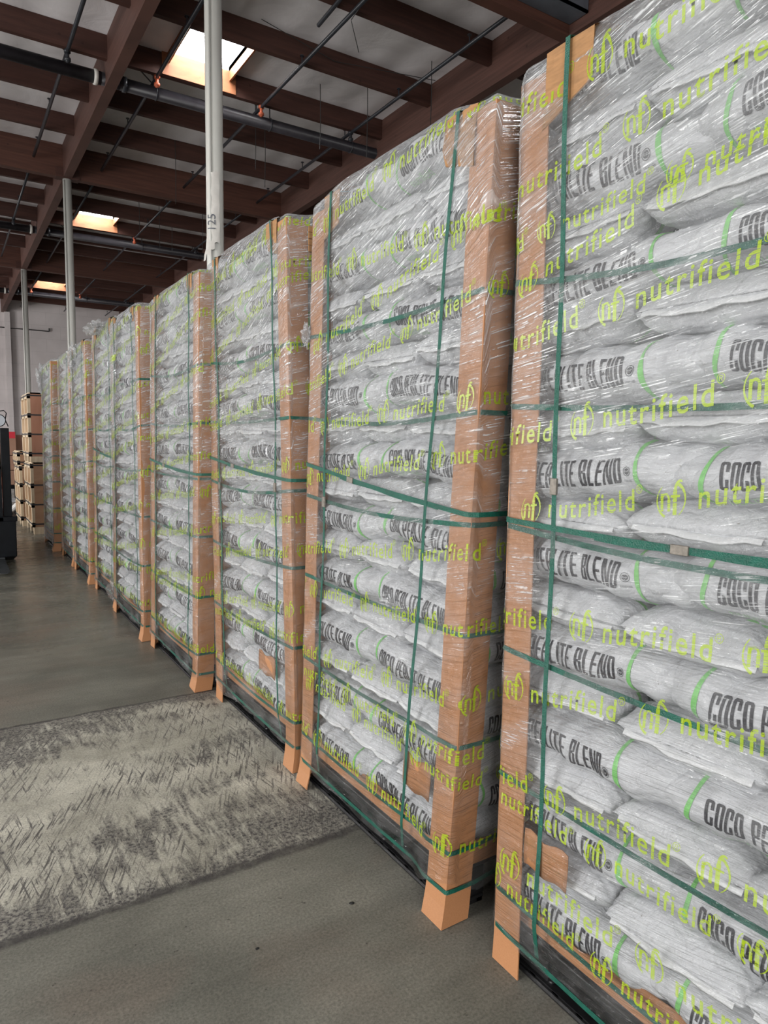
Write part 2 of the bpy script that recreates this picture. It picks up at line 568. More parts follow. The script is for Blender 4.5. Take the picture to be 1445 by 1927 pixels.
M['main_pipe'] = simple('dark_main_pipe', (0.022, 0.020, 0.024), 0.36, var=0.3, scale=6, spec=0.3)
M['copper'] = simple('red_fitting', (0.40, 0.09, 0.04), 0.4)
M['wire'] = simple('dark_wire', (0.02, 0.02, 0.02), 0.5)
M['steel'] = simple('grey_steel_channel', (0.10, 0.11, 0.13), 0.45, var=0.15, scale=4)
M['pine'] = wood_mat('pale_pine', (0.62, 0.48, 0.32), (0.78, 0.64, 0.46), 3.0, (8, 1, 1))
M['ply'] = wood_mat('plywood_side', (0.38, 0.21, 0.12), (0.52, 0.31, 0.19), 2.0, (1, 1, 5))
M['ply_pink'] = wood_mat('pink_plywood_side', (0.40, 0.185, 0.115), (0.50, 0.25, 0.165), 2.0, (5, 5, 1))
M['black_band'] = simple('black_strapping', (0.02, 0.018, 0.02), 0.4)
M['boxcard'] = simple('pale_cardboard', (0.36, 0.20, 0.135), 0.75, var=0.1, scale=4)
M['red_label'] = simple('red_label', (0.62, 0.02, 0.04), 0.5)
M['white_label'] = simple('white_label', (0.75, 0.74, 0.72), 0.5)
M['fork_black'] = simple('forklift_black', (0.006, 0.007, 0.009), 0.4, var=0.3, scale=10, spec=0.12)
M['fork_grey'] = simple('forklift_grey_steel', (0.055, 0.06, 0.065), 0.4, metal=0.4, var=0.4, scale=14)
M['fork_red'] = simple('forklift_orange', (0.65, 0.09, 0.02), 0.4)
M['rubber'] = simple('black_rubber', (0.012, 0.012, 0.013), 0.6, bump=0.3, bscale=40)
M['glass'] = simple('lamp_lens', (0.55, 0.57, 0.6), 0.1, metal=0.6)
M['jack_paint'] = simple('grey_pallet_jack', (0.42, 0.44, 0.46), 0.4, var=0.2, scale=10)

# ------------------------------------------------------------------ setting
ROOF, BOT, PB = 7.82, 7.14, 7.46
XL = [-7.38, -2.43, 2.52, 7.65, 12.8, 17.9]      # long beams
YG = [-12.25, -2.48, 7.29, 17.05, 26.81, 36.55]    # cross girders with columns under
SKX = (3.42, 4.42)


def struct(name, mb, m, **kw):
    o = mb.build(name, m, **kw)
    o['kind'] = 'structure'
    return o


b = MB()
b.box((-14, -14, -0.2), (22, 36.6, 0))
struct('floor', b, M['floor'])
b = MB()
b.box((-14, 36.6, -0.2), (22, 36.9, 9))
struct('wall_back', b, M['wall'])
b = MB()
b.box((22, -14, -0.2), (22.3, 36.9, 9))
struct('wall_right', b, M['wall'])
for x in (-2.43, 2.66, 7.65, 12.8):
    b = MB()
    b.box((x - 0.11, 36.36, 0), (x + 0.11, 36.6, BOT))
    struct('trim_1' if x < 0 else 'trim_2' if x < 3 else 'trim_3' if x < 8 else 'trim_4', b, M['wall'])
b = MB()
b.tube([(-4, 36.52, 6.45), (4.4, 36.52, 6.45)], 0.022, 8)
b.tube([(4.4, 36.52, 6.45), (4.4, 36.52, 6.6)], 0.03, 8)
struct('trim_5', b, M['wire'])

# roof underside with skylight openings (one per bay and beam strip)
sk_cells = []
for gi in range(len(YG) - 1):
    y0 = YG[gi] + 3.27
    for xi, x in enumerate(XL[:-1]):
        if xi in (0, 2, 4):
            sk_cells.append((x + 0.88, x + 1.90, y0 + 0.14, y0 + 1.595))
b = MB()
xs = sorted(set([-14, 22.0] + [c[0] for c in sk_cells] + [c[1] for c in sk_cells]))
ys = sorted(set([-14, 36.6] + [c[2] for c in sk_cells] + [c[3] for c in sk_cells]))
holes = set((round(c[0], 3), round(c[2], 3)) for c in sk_cells)
for i in range(len(xs) - 1):
    for j in range(len(ys) - 1):
        if (round(xs[i], 3), round(ys[j], 3)) in holes: continue
        b.box((xs[i], ys[j], ROOF), (xs[i + 1], ys[j + 1], ROOF + 0.12))
struct('ceiling', b, M['insul'])
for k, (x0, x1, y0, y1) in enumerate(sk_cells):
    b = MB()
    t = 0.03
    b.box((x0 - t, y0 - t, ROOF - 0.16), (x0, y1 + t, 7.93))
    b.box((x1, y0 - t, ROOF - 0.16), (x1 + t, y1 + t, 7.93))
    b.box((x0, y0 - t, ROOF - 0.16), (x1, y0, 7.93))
    b.box((x0 - 0.12, y1 - 0.012, PB + 0.01), (x1 + 0.12, y1 + 0.004, 7.835))  # added board over the purlin face, its orange imitating skylight on the wood
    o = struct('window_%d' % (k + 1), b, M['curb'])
    b = MB()
    b.box((x0, y0, 7.90), (x1, y1 + 0.02, 7.93))
    o2 = b.build('pane', M['sky_panel'], o)

# beams
def beam(name, a, bb, m, label=None, group=None):
    b_ = MB()
    b_.box(a, bb)
    o = struct(name, b_, m)
    return o


for x in XL:
    beam('ceiling_beam', (x - 0.085, -14, BOT), (x + 0.085, 36.6, ROOF - 0.001), M['beam_long'])
for y in YG[1:-1]:
    for i in range(len(XL) - 1):
        beam('ceiling_girder', (XL[i] + 0.085, y, BOT - (0.0 if y > 8 else 0.0)), (XL[i + 1] - 0.085, y + 0.17, ROOF - 0.002), M['beam'])
pur = []
for gi in range(len(YG) - 1):
    for k in range(1, 6):
        y = YG[gi] + k * 1.628
        if y < -4: continue
        for i in range(len(XL) - 1):
            if XL[i] < -6: continue
            beam('ceiling_purlin', (XL[i] + 0.085, y, PB), (XL[i + 1] - 0.085, y + 0.09, ROOF - 0.002), M['purlin'])
        pur.append(y)

# steel column caps
for y in YG[2:-1]:
    b = MB()
    b.box((2.28, y - 0.03, BOT - 0.012), (2.76, y + 0.2, BOT + 0.2))
    struct('trim_6' if y < 8 else 'trim_7' if y < 18 else 'trim_8', b, M['purlin'])

# grey channel hung on the near girder
b = MB()
b.box((5.6, 6.95, 7.28), (7.55, 6.98, 7.60))
b.box((5.6, 6.95, 7.28), (7.55, 7.28, 7.31))
b.box((5.6, 6.95, 7.57), (7.55, 7.28, 7.60))
o = b.build('steel_channel', M['steel'])
tag(o, 'grey steel channel fixed along the nearest roof girder, top right', 'beam')

# ------------------------------------------------------------------ columns
def bfont(txt, size, bold=0.0, extr=0.0, spacing=1.0):
    cu = bpy.data.curves.new('lettering', 'FONT')
    cu.body = txt
    cu.size = size
    cu.offset = bold
    cu.extrude = extr
    cu.space_character = spacing
    cu.resolution_u = 3
    o_ = bpy.data.objects.new('lettering', cu)
    col.objects.link(o_)
    bpy.context.view_layer.update()
    dg = bpy.context.evaluated_depsgraph_get()
    me_ = bpy.data.meshes.new_from_object(o_.evaluated_get(dg))
    bpy.data.objects.remove(o_)
    return me_


def glyph_arrays(me_, cutx, cuty):
    bm = bmesh.new()
    bm.from_mesh(me_)
    xs_ = [v.co.x for v in bm.verts]
    ys_ = [v.co.y for v in bm.verts]
    if cutx:
        x = min(xs_)
        while x < max(xs_):
            bmesh.ops.bisect_plane(bm, geom=bm.verts[:] + bm.edges[:] + bm.faces[:], plane_co=(x, 0, 0), plane_no=(1, 0, 0))
            x += cutx
    if cuty:
        y = min(ys_)
        while y < max(ys_):
            bmesh.ops.bisect_plane(bm, geom=bm.verts[:] + bm.edges[:] + bm.faces[:], plane_co=(0, y, 0), plane_no=(0, 1, 0))
            y += cuty
    bm.verts.index_update()
    V = np.array([v.co[:2] for v in bm.verts])
    F = [tuple(v.index for v in f.verts) for f in bm.faces]
    bm.free()
    return V, F


cname = ['nearest round white steel column rising to the roof behind the tall pallets',
         'second round white column, meeting the roof girder in mid distance',
         'farthest round white column, standing before the back wall']
for i, y in enumerate(YG[2:5]):
    yy = y + 0.09
    t = empty('steel_column', (2.52, yy, 0), 0, cname[i], 'column', 'round white columns')
    b = MB()
    b.tube([(0, 0, 0), (0, 0, BOT - 0.012)], 0.089, 28)
    b.build('shaft', M['white_paint'], t, smooth=False)
    for p in t.children[0].data.polygons: p.use_smooth = len(p.vertices) == 4
    b = MB()
    b.tube([(-0.075, -0.075, 0.3), (-0.075, -0.075, BOT - 0.05)], 0.018, 8)
    b.build('conduit', M['white_paint'], t, smooth=True)
    b = MB()
    b.box((-0.17, -0.17, 0), (0.17, 0.17, 0.02))
    b.build('base_plate', M['white_paint'], t)
# hand-numbered sheet strapped to the nearest column
t = empty('column_sign', (2.52, YG[2] + 0.09, 0), 0, 'torn whitish sheet numbered 125, wrapped round the nearest white column', 'sign')
b = MB()
a0 = R_(205)
vs, fs = [], []
for j in range(15):
    z = 3.35 + j * 0.065
    for k in range(9):
        a = a0 + R_(70) * k / 8
        rr = 0.115 + 0.006 * math.sin(j * 2.1 + k) + (0.05 * max(0, (4 - j) / 4) * (1 - k / 8))
        vs.append((rr * math.cos(a), rr * math.sin(a), z + 0.01 * math.sin(k * 1.3)))
for j in range(14):
    for k in range(8):
        if j < 3 and k > 8 - (4 - j) * 2: continue
        fs.append((j * 9 + k, j * 9 + k + 1, (j + 1) * 9 + k + 1, (j + 1) * 9 + k))
b.add(vs, fs)
sh = b.build('sheet', M['white_sheet'], t, smooth=True)
me_ = bfont('125', 0.12)
V, F = glyph_arrays(me_, 0.01, 0.02)
b = MB()
vv = []
for x, y in V:     # numerals read upwards
    a = a0 + R_(48) - (y / 0.12)
    vv.append((0.124 * math.cos(a + 0.0), 0.124 * math.sin(a), 3.66 + x))
b.add(vv, F)
b.build('numerals', M['steel'], sh)

# ------------------------------------------------------------------ pipes and wires
for i, (y, nm) in enumerate([(12.45, 'fat dark sprinkler main running across under the nearer purlins'),
                             (22.2, 'dark sprinkler main running across the second roof bay'),
                             (31.9, 'dark sprinkler main running across the farthest roof bay')]):
    t = empty('sprinkler_main', (0, y, 7.27), 0, nm, 'pipe', 'sprinkler mains')
    b = MB()
    b.tube([(-9, 0, 0), (2.38, 0, 0)], 0.10, 20)
    b.tube([(2.66, 0, 0), (20, 0, 0)], 0.10, 20)
    b.tube([(2.38, 0, 0), (2.66, 0, 0)], 0.099, 20)
    b.build('pipe', M['main_pipe'], t, smooth=True)
    for x in (2.30, 2.74):
        b = MB()
        b.tube([(x - 0.03, 0, 0), (x + 0.03, 0, 0)], 0.118, 18)
        b.build('coupling', M['white_sheet'] if x < 2.5 else M['pipe'], t, smooth=True)
    for x in (3.25, 5.3, 7.0):
        b = MB()
        b.tube([(x + 0.1 * math.cos(a) * 0, 0.108 * math.cos(a), 0.108 * math.sin(a)) for a in [2 * PI * q / 16 for q in range(17)]], 0.008, 6)
        b.tube([(x, 0, 0.1), (x - 0.5 if x < 4 else x, 0, 0.5)], 0.011, 6)
        b.build('hanger', M['pipe'], t, smooth=True)
bx = [(1.85, 'pipe'), (3.2, 'pipe'), (5.02, 'pipe'), (6.85, 'pipe'), (9.2, 'pipe')]
pos_words = ['leftmost', 'second from left', 'middle', 'second from right', 'rightmost']
for gi, (ya, yb) in enumerate([(7.6, 16.9), (17.4, 26.6), (27.1, 36.2)]):
    for k, (x, _) in enumerate(bx):
        y0 = ya if not (gi == 0 and k == 3) else 7.1
        t = empty('branch_pipe', (x, 0, 7.4), 0,
                  'thin black sprinkler branch pipe in the %s roof bay, %s of five' % (['nearest', 'middle', 'farthest'][gi], pos_words[k]), 'pipe', 'sprinkler branch pipes')
        b = MB()
        b.tube([(0, y0, 0), (0, yb, 0)], 0.03 if gi == 0 else 0.026, 10)
        b.build('pipe', M['pipe'], t, smooth=True)
        ym = [12.45, 22.2, 31.9][gi]
        b = MB()
        b.tube([(0.0, ym - 0.28, 0.0), (0.0, ym - 0.28, -0.16)], 0.028, 10)
        b.tube([(0.0, ym - 0.28, -0.02), (0.0, ym - 0.28, 0.02)], 0.05, 10)
        b.tube([(0.0, ym - 0.28, -0.14), (0.0, ym - 0.28, -0.10)], 0.05, 10)
        b.build('riser', M['copper'] if k in (1, 2) else M['pipe'], t, smooth=True)
        y = ya + 1.0
        while y < yb:
            b = MB()
            b.tube([(0, y, 0.02), (0, y, 0.13)], 0.01, 6)
            b.tube([(0, y, 0.13), (0, y, 0.14)], 0.035, 8)
            b.build('sprinkler_head', M['pipe'], t)
            y += 1.9
t = MB()
t.tube([(4.75, 7.9, 7.45), (4.8, 9.5, 7.45)], 0.03, 10)
tag(t.build('capped_pipe', M['pipe']), 'short capped black pipe end beside a branch pipe near the top centre', 'pipe')
wires = [(5.9, 11.6, 6.7, 7.8), (6.4, 10.8, 6.4, 7.8), (7.1, 9.9, 6.7, 7.8), (5.2, 12.9, 6.6, 7.8), (4.9, 14.1, 6.9, 7.8), (5.6, 13.4, 6.5, 7.8),
         (4.6, 19.5, 6.9, 7.8), (5.2, 19.8, 6.6, 7.8), (5.7, 20.4, 6.8, 7.8), (6.2, 19.2, 6.6, 7.8), (4.4, 15.4, 6.5, 7.8)]
for i, (x, y, z0, z1) in enumerate(wires):
    b = MB()
    b.tube([(x, y, z0), (x + 0.01, y, (z0 + z1) / 2), (x, y, z1)], 0.007, 5)
    tag(b.build('hanging_wire', M['wire']), 'straight dark wire hanging in the %s roof bay, %s' % ('nearest' if y < 17 else 'second',
        ['long one in the centre', 'longest of the bay', 'farthest right', 'just right of the nearest column', 'short one near the nearest column', 'between column and right beam', 'leftmost', 'second from left', 'third from left', 'rightmost', 'close to the second girder'][i]),
        'wire', 'bare wires hanging from the roof')
for i, pts in enumerate([[(5.2, 7.9, 7.8), (5.0, 8.9, 7.3), (5.3, 9.2, 7.1)], [(4.3, 10.4, 7.8), (5.6, 10.5, 7.62), (7.4, 10.2, 7.7)], [(2.65, 9.8, 7.6), (3.2, 9.9, 7.5), (4.0, 9.7, 7.7)]]):
    b = MB()
    b.tube(pts, 0.006, 5)
    tag(b.build('loose_wire', M['wire']), ['curled loose wire dangling near the top centre of the roof', 'slack thin wire strung across a roof panel right of the column',
                                           'slack thin wire strung left of the nearest skylight'][i], 'wire')

# ------------------------------------------------------------------ bags
rng = np.random.default_rng(7)


class BagSurf:
    def __init__(s, L, Wd, T, seed, nose0=1.0, nose1=1.0, boxy=0.0, slump=0.0):
        s.L, s.a, s.b = L, Wd / 2, T / 2
        r = np.random.default_rng(seed)
        s.ph = r.uniform(0, 6.28, 14)
        s.fr = r.uniform(0.6, 1.4, 14)
        s.n0, s.n1 = nose0, nose1
        s.p0, s.p1 = (boxy if isinstance(boxy, tuple) else (4.2 + boxy, 4.2 + boxy))
        s.slump = slump

    def pos(s, sx, th, off=0.0):
        """sx in -1..1 along the bag, th around it; th=0 is the front (-y) flank"""
        sx = np.asarray(sx, float)
        th = np.asarray(th, float)
        A = np.abs(sx)
        p = np.where(sx < 0, s.p0, s.p1)
        gz = np.clip(1 - A ** p, 0, 1) ** 0.58
        nz = np.where(sx < 0, s.n0, s.n1)
        ga = 1 - 0.42 * nz * A ** 5 - 0.25 * nz * np.clip((A - 0.86) / 0.14, 0, 1) ** 2
        c, sn = np.cos(th), np.sin(th)
        y = -s.a * ga * np.sign(c) * np.abs(c) ** 0.56
        z = s.b * gz * np.sign(sn) * np.abs(sn) ** 0.92
        f, q = s.ph, s.fr
        # plump and dent
        d = (0.0065 * np.sin(4.1 * q[0] * sx + f[0] + 1.3 * sn) + 0.005 * np.sin(9 * q[1] * sx + f[1] + 2.5 * sn)
             + 0.0030 * np.sin(19 * q[2] * sx + f[2] - 4 * sn))
        e = np.clip((A - 0.55) / 0.45, 0, 1)
        # rings gathered round the ends
        d = d + 0.0032 * e * np.sin(78 * A + f[3] + 2.2 * sn + 1.5 * np.sin(th * 2 + f[7])) + 0.003 * e * np.sin(th * 9 + f[4] + 3 * A)
        env = np.clip((1 - A) * 9, 0, 1)
        y = y - (np.sign(c) * np.abs(c) ** 0.6) * (d * (0.25 + 0.75 * env) + off)
        z = z + sn * (d * 0.8 * env + off) + 0.006 * np.sin(3.3 * sx + f[5]) * env
        x = s.L / 2 * sx + 0.004 * np.sin(6 * sn + f[6]) * e
        z = z - s.slump * np.clip(A - 0.55, 0, 1) ** 2
        return np.stack([x, y, z], -1)

    def onfront(s, x, h, off=0.0012):
        sx = np.clip(np.asarray(x) / (s.L / 2), -0.999, 0.999)
        gz = np.clip(1 - np.abs(sx) ** np.where(sx < 0, s.p0, s.p1), 0.02, 1) ** 0.58
        t = np.clip(np.asarray(h) / (s.b * gz), -0.995, 0.995)
        th = np.arcsin(np.sign(t) * np.abs(t) ** (1 / 0.92))
        return s.pos(sx, th, off)


# condensed block lettering, drawn on a 1-high grid
def letters(txt, h, wl, sw, gap, space):
    """quads (x0..)(as polygons) of heavy condensed capitals; returns list of polygons in plane and total width"""
    polys = []
    x = 0.0
    k = 0.0
    ch = 0.010 * 0 + sw * 0.55      # chamfer

    def bar(x0, y0, x1, y1, n=4, c00=0, c10=0, c01=0, c11=0):
        # vertical-ish bar cut into n, corners chamfered (c00 = x0,y0 corner ...)
        ysl = [y0 + (y1 - y0) * i / n for i in range(n + 1)]
        for i in range(n):
            a, b_ = ysl[i], ysl[i + 1]
            P = []
            if i == 0 and c00: P += [(x0, a + c00), (x0 + c00, a)]
            else: P += [(x0, a)]
            if i == 0 and c10: P += [(x1 - c10, a), (x1, a + c10)]
            else: P += [(x1, a)]
            if i == n - 1 and c11: P += [(x1, b_ - c11), (x1 - c11, b_)]
            else: P += [(x1, b_)]
            if i == n - 1 and c01: P += [(x0 + c01, b_), (x0, b_ - c01)]
            else: P += [(x0, b_)]
            polys.append(P)
    for c in txt:
        if c == ' ':
            x += space
            continue
        W_, H_ = wl, h
        hb = sw * 0.95
        if c in 'CO':
            bar(x, 0, x + sw, H_, 6, c00=ch, c01=ch)
            bar(x + sw, 0, x + W_ - sw, hb, 1)
            bar(x + sw, H_ - hb, x + W_ - sw, H_, 1)
            if c == 'O': bar(x + W_ - sw, 0, x + W_, H_, 6, c10=ch, c11=ch)
            else:
                bar(x + W_ - sw, 0, x + W_, H_ * 0.36, 2, c10=ch)
                bar(x + W_ - sw, H_ * 0.64, x + W_, H_, 2, c11=ch)
        elif c in 'PR':
            bar(x, 0, x + sw, H_, 6)
            bar(x + sw, H_ - hb, x + W_ - sw, H_, 1)
            bar(x + sw, H_ * 0.46 - hb / 2, x + W_ - sw, H_ * 0.46 + hb / 2, 1)
            bar(x + W_ - sw, H_ * 0.46 - hb / 2, x + W_, H_, 4, c11=ch, c10=ch)
            if c == 'R': bar(x + W_ - sw, 0, x + W_, H_ * 0.415, 3, c11=sw * 0.8)
        elif c == 'E':
            bar(x, 0, x + sw, H_, 6)
            for yy in (0, H_ * 0.5 - hb / 2, H_ - hb): bar(x + sw, yy, x + W_ * 0.92, yy + hb, 1)
        elif c == 'L':
            bar(x, 0, x + sw, H_, 6)
            bar(x + sw, 0, x + W_ * 0.92, hb, 1)
        elif c == 'I':
            bar(x, 0, x + sw, H_, 6)
            W_ = sw
        elif c == 'T':
            bar(x + W_ / 2 - sw / 2, 0, x + W_ / 2 + sw / 2, H_ - hb, 6)
            bar(x, H_ - hb, x + W_, H_, 1)
        elif c == 'B':
            bar(x, 0, x + sw, H_, 6)
            for yy in (0, H_ * 0.52 - hb / 2, H_ - hb): bar(x + sw, yy, x + W_ - sw, yy + hb, 1)
            bar(x + W_ - sw, 0, x + W_, H_ * 0.50, 3, c10=ch, c11=ch * 0.6)
            bar(x + W_ - sw, H_ * 0.54, x + W_, H_, 3, c10=ch * 0.6, c11=ch)
        elif c == 'N':
            W_ = wl * 1.12
            bar(x, 0, x + sw * 0.8, H_, 6)
            bar(x + W_ - sw * 0.8, 0, x + W_, H_, 6)
            n = 6
            for i in range(n):
                t0, t1 = i / n, (i + 1) / n
                xa, xb = x + sw * 0.5 + (W_ - 1.9 * sw) * t0, x + sw * 0.5 + (W_ - 1.9 * sw) * t1
                polys.append([(xa, H_ * (1 - t0)), (xb, H_ * (1 - t1)), (xb + sw * 0.75, H_ * (1 - t1)), (xa + sw * 0.75, H_ * (1 - t0))])
        elif c == 'D':
            bar(x, 0, x + sw, H_, 6)
            bar(x + sw, 0, x + W_ - sw, hb, 1)
            bar(x + sw, H_ - hb, x + W_ - sw, H_, 1)
            bar(x + W_ - sw, 0, x + W_, H_, 6, c10=ch, c11=ch)
        x += W_ + gap
    return polys, x - gap


LH = 0.062
POLY, TW = letters('COCO PERLITE BLEND', LH, 0.0182, 0.0066, 0.0040, 0.0125)
_nm = bfont('nutrifield', 0.036)
NV, NF = glyph_arrays(_nm, 0.02, 0.012)
NV = NV - NV.min(0)
_rm = bfont('RHP', 0.007)
RV, RF = glyph_arrays(_rm, 0, 0)
RV = RV - (RV.max(0) + RV.min(0)) / 2
_om = bfont('CO21105', 0.0085)
OV, OF = glyph_arrays(_om, 0, 0)
OV = OV - OV.min(0)


def ring2d(cx, cy, r0, r1, n=28):
    vs, fs = [], []
    for i in range(n):
        a = 2 * PI * i / n
        vs += [(cx + r0 * math.cos(a), cy + r0 * math.sin(a)), (cx + r1 * math.cos(a), cy + r1 * math.sin(a))]
    for i in range(n):
        j = (i + 1) % n
        fs.append((2 * i, 2 * i + 1, 2 * j + 1, 2 * j))
    return vs, fs


def bag_mesh(name, S, nu=58, nv=44, end_flap=False, text=True, tx=0.0):
    b = MB()
    sx = np.sin(np.linspace(-1, 1, nu) * PI / 2) * 0.55 + np.linspace(-1, 1, nu) * 0.45
    sx = np.clip(sx, -0.9985, 0.9985)
    th = np.linspace(0, 2 * PI, nv, endpoint=False)
    G = S.pos(sx[:, None] * np.ones(nv)[None], np.ones(nu)[:, None] * th[None])
    vs = G.reshape(-1, 3)
    fs = []
    for i in range(nu - 1):
        for k in range(nv):
            k2 = (k + 1) % nv
            fs.append((i * nv + k, (i + 1) * nv + k, (i + 1) * nv + k2, i * nv + k2))
    fs.append(tuple(range(nv)))
    fs.append(tuple((nu - 1) * nv + k for k in range(nv - 1, -1, -1)))
    b.add(vs, fs, 0)
    if text:
        x0 = -TW / 2 + tx
        y0 = -LH / 2 - 0.003
        for P in POLY:
            if min(x0 + p[0] for p in P) < -0.288: continue
            pv = S.onfront([x0 + p[0] for p in P], [y0 + p[1] for p in P])
            b.add(pv, [tuple(range(len(P)))], 1)
        # round certification mark and lot number after the words
        cx = x0 + TW + 0.019
        for (vs2, fs2) in (ring2d(cx, -0.006, 0.0105, 0.0118), ring2d(cx, -0.006, 0.0001, 0.0078)):
            pv = S.onfront([p[0] for p in vs2], [p[1] for p in vs2])
            b.add(pv, fs2, 1)
        pv = S.onfront(cx + RV[:, 0], -0.006 + RV[:, 1], 0.002)
        b.add(pv, RF, 0)
        pv = S.onfront(cx - 0.012 + OV[:, 0] * 0.8, -0.031 + OV[:, 1] * 0.8)
        b.add(pv, OF, 1)
        pv = S.onfront(x0 + 0.01 + NV[:, 0], -0.061 + NV[:, 1] * 0.6)
        if tx > -0.1: b.add(pv, NF, 3)
        for xs_, sl in ((x0 - 0.035, 0.006), (x0 + TW + 0.047, -0.006)):
            if xs_ < -0.28: continue
            hs = np.linspace(-S.b * 0.93, S.b * 0.93, 16)
            A = S.onfront(xs_ - 0.0055 + sl * hs / S.b + 0.002 * np.sin(hs * 60), hs)
            B = S.onfront(xs_ + 0.0055 + sl * hs / S.b + 0.002 * np.sin(hs * 50 + 1), hs)
            vs2 = np.concatenate([A, B])
            b.add(vs2, [(i, 16 + i, 17 + i, i + 1) for i in range(15)], 2)
    if end_flap:
        # flat heat-sealed hem across both ends, with its corners sticking out
        for sgn in (-1, 1):
            n = 26
            vs2, fs2 = [], []
            x_e = sgn * (S.L / 2 - 0.006)
            for i in range(n):
                t = -1 + 2 * i / (n - 1)
                yy = t * S.a * 0.88
                sag = -0.010 * (1 - t * t) + 0.004 * math.sin(5 * t + S.ph[0]) + 0.003 * math.sin(11 * t + S.ph[1])
                out = 0.014 + 0.003 * math.sin(7 * t + S.ph[2])
                for j in range(4):
                    u_ = j / 3
                    vs2.append((x_e - sgn * 0.018 * (1 - min(1, u_ * 3)) + sgn * out * u_, yy, sag * 0.6 - 0.013 * u_ * u_ + 0.0022))
                for j in range(4):
                    u_ = j / 3
                    vs2.append((x_e - sgn * 0.018 * (1 - min(1, u_ * 3)) + sgn * out * u_, yy, sag * 0.6 - 0.013 * u_ * u_ - 0.0022))
            for i in range(n - 1):
                for j in range(3):
                    a = i * 8 + j
                    fs2.append((a, a + 1, a + 9, a + 8))
                    fs2.append((a + 4, a + 12, a + 13, a + 5))
                fs2.append((i * 8 + 3, i * 8 + 7, i * 8 + 15, i * 8 + 11))
            b.add(vs2, fs2, 4)
    me = bpy.data.meshes.new(name)
    me.from_pydata(b.v, [], b.f)
    for mm in ('bag', 'black_ink', 'green_ink', 'pale_green_ink', 'seal'): me.materials.append(M[mm])
    me.polygons.foreach_set('material_index', b.m)
    me.polygons.foreach_set('use_smooth', [True] * len(b.f))
    me.update()
    return me


BAG_LONG = [bag_mesh('coco_bag', BagSurf(0.62, 0.42, 0.150, 100 + i, 0.9 + 0.1 * (i % 3), 0.15, (4.0 + 0.6 * (i % 2), 12.0), 0.05), nu=92, tx=0.045 + 0.006 * (i % 3 - 1)) for i in range(7)]
BAG_FAR = [bag_mesh('coco_bag', BagSurf(0.62, 0.42, 0.150, 150 + i, 0.15, 1.0, (12.0, 4.0 + 0.6 * (i % 2)), 0.05), nu=92, tx=-0.150 + 0.008 * (i % 3 - 1)) for i in range(6)]
BAG_END = [bag_mesh('coco_bag', BagSurf(0.62, 0.350, 0.128, 200 + i, 0.0, 0.0, 3.0, 0.0), end_flap=True) for i in range(6)]

# pallet frames: aisle-face X, far Y (bottom, top), near Y (bottom, top)
PAL = [(1.300, 1.410, 1.410, 0.315, 0.325), (1.275, 2.665, 2.560, 1.600, 1.475), (1.288, 3.820, 3.930, 2.745, 2.850),
       (1.215, 5.050, 4.890, 3.960, 3.830), (1.195, 6.260, 6.110, 5.175, 5.160), (1.225, 7.300, 7.130, 6.290, 6.140),
       (1.210, 8.500, 8.370, 7.500, 7.440), (1.222, 9.590, 9.490, 8.640, 8.560), (1.170, 10.980, 10.680, 9.920, 9.680)]
ORD = ['nearest', 'second', 'third', 'fourth', 'fifth', 'sixth', 'seventh', 'eighth', 'farthest']
PTOP = [2.45, 2.42, 2.47, 2.42, 2.44, 2.50, 2.46, 2.47, 2.46]
NUMW = ['bottom', 'second', 'third', 'fourth', 'fifth', 'sixth', 'seventh', 'eighth', 'ninth', 'tenth', 'eleventh', 'twelfth', 'thirteenth',
        'fourteenth', 'fifteenth', 'sixteenth', 'seventeenth', 'eighteenth', 'top']
DEP = 1.09


def fy(P, z, frac):
    """Y on the aisle face of pallet P at height z; frac 0 far .. 1 near"""
    t = z / 2.45
    far = P[1] + (P[2] - P[1]) * t
    near = P[3] + (P[4] - P[3]) * t
    return far + (near - far) * frac


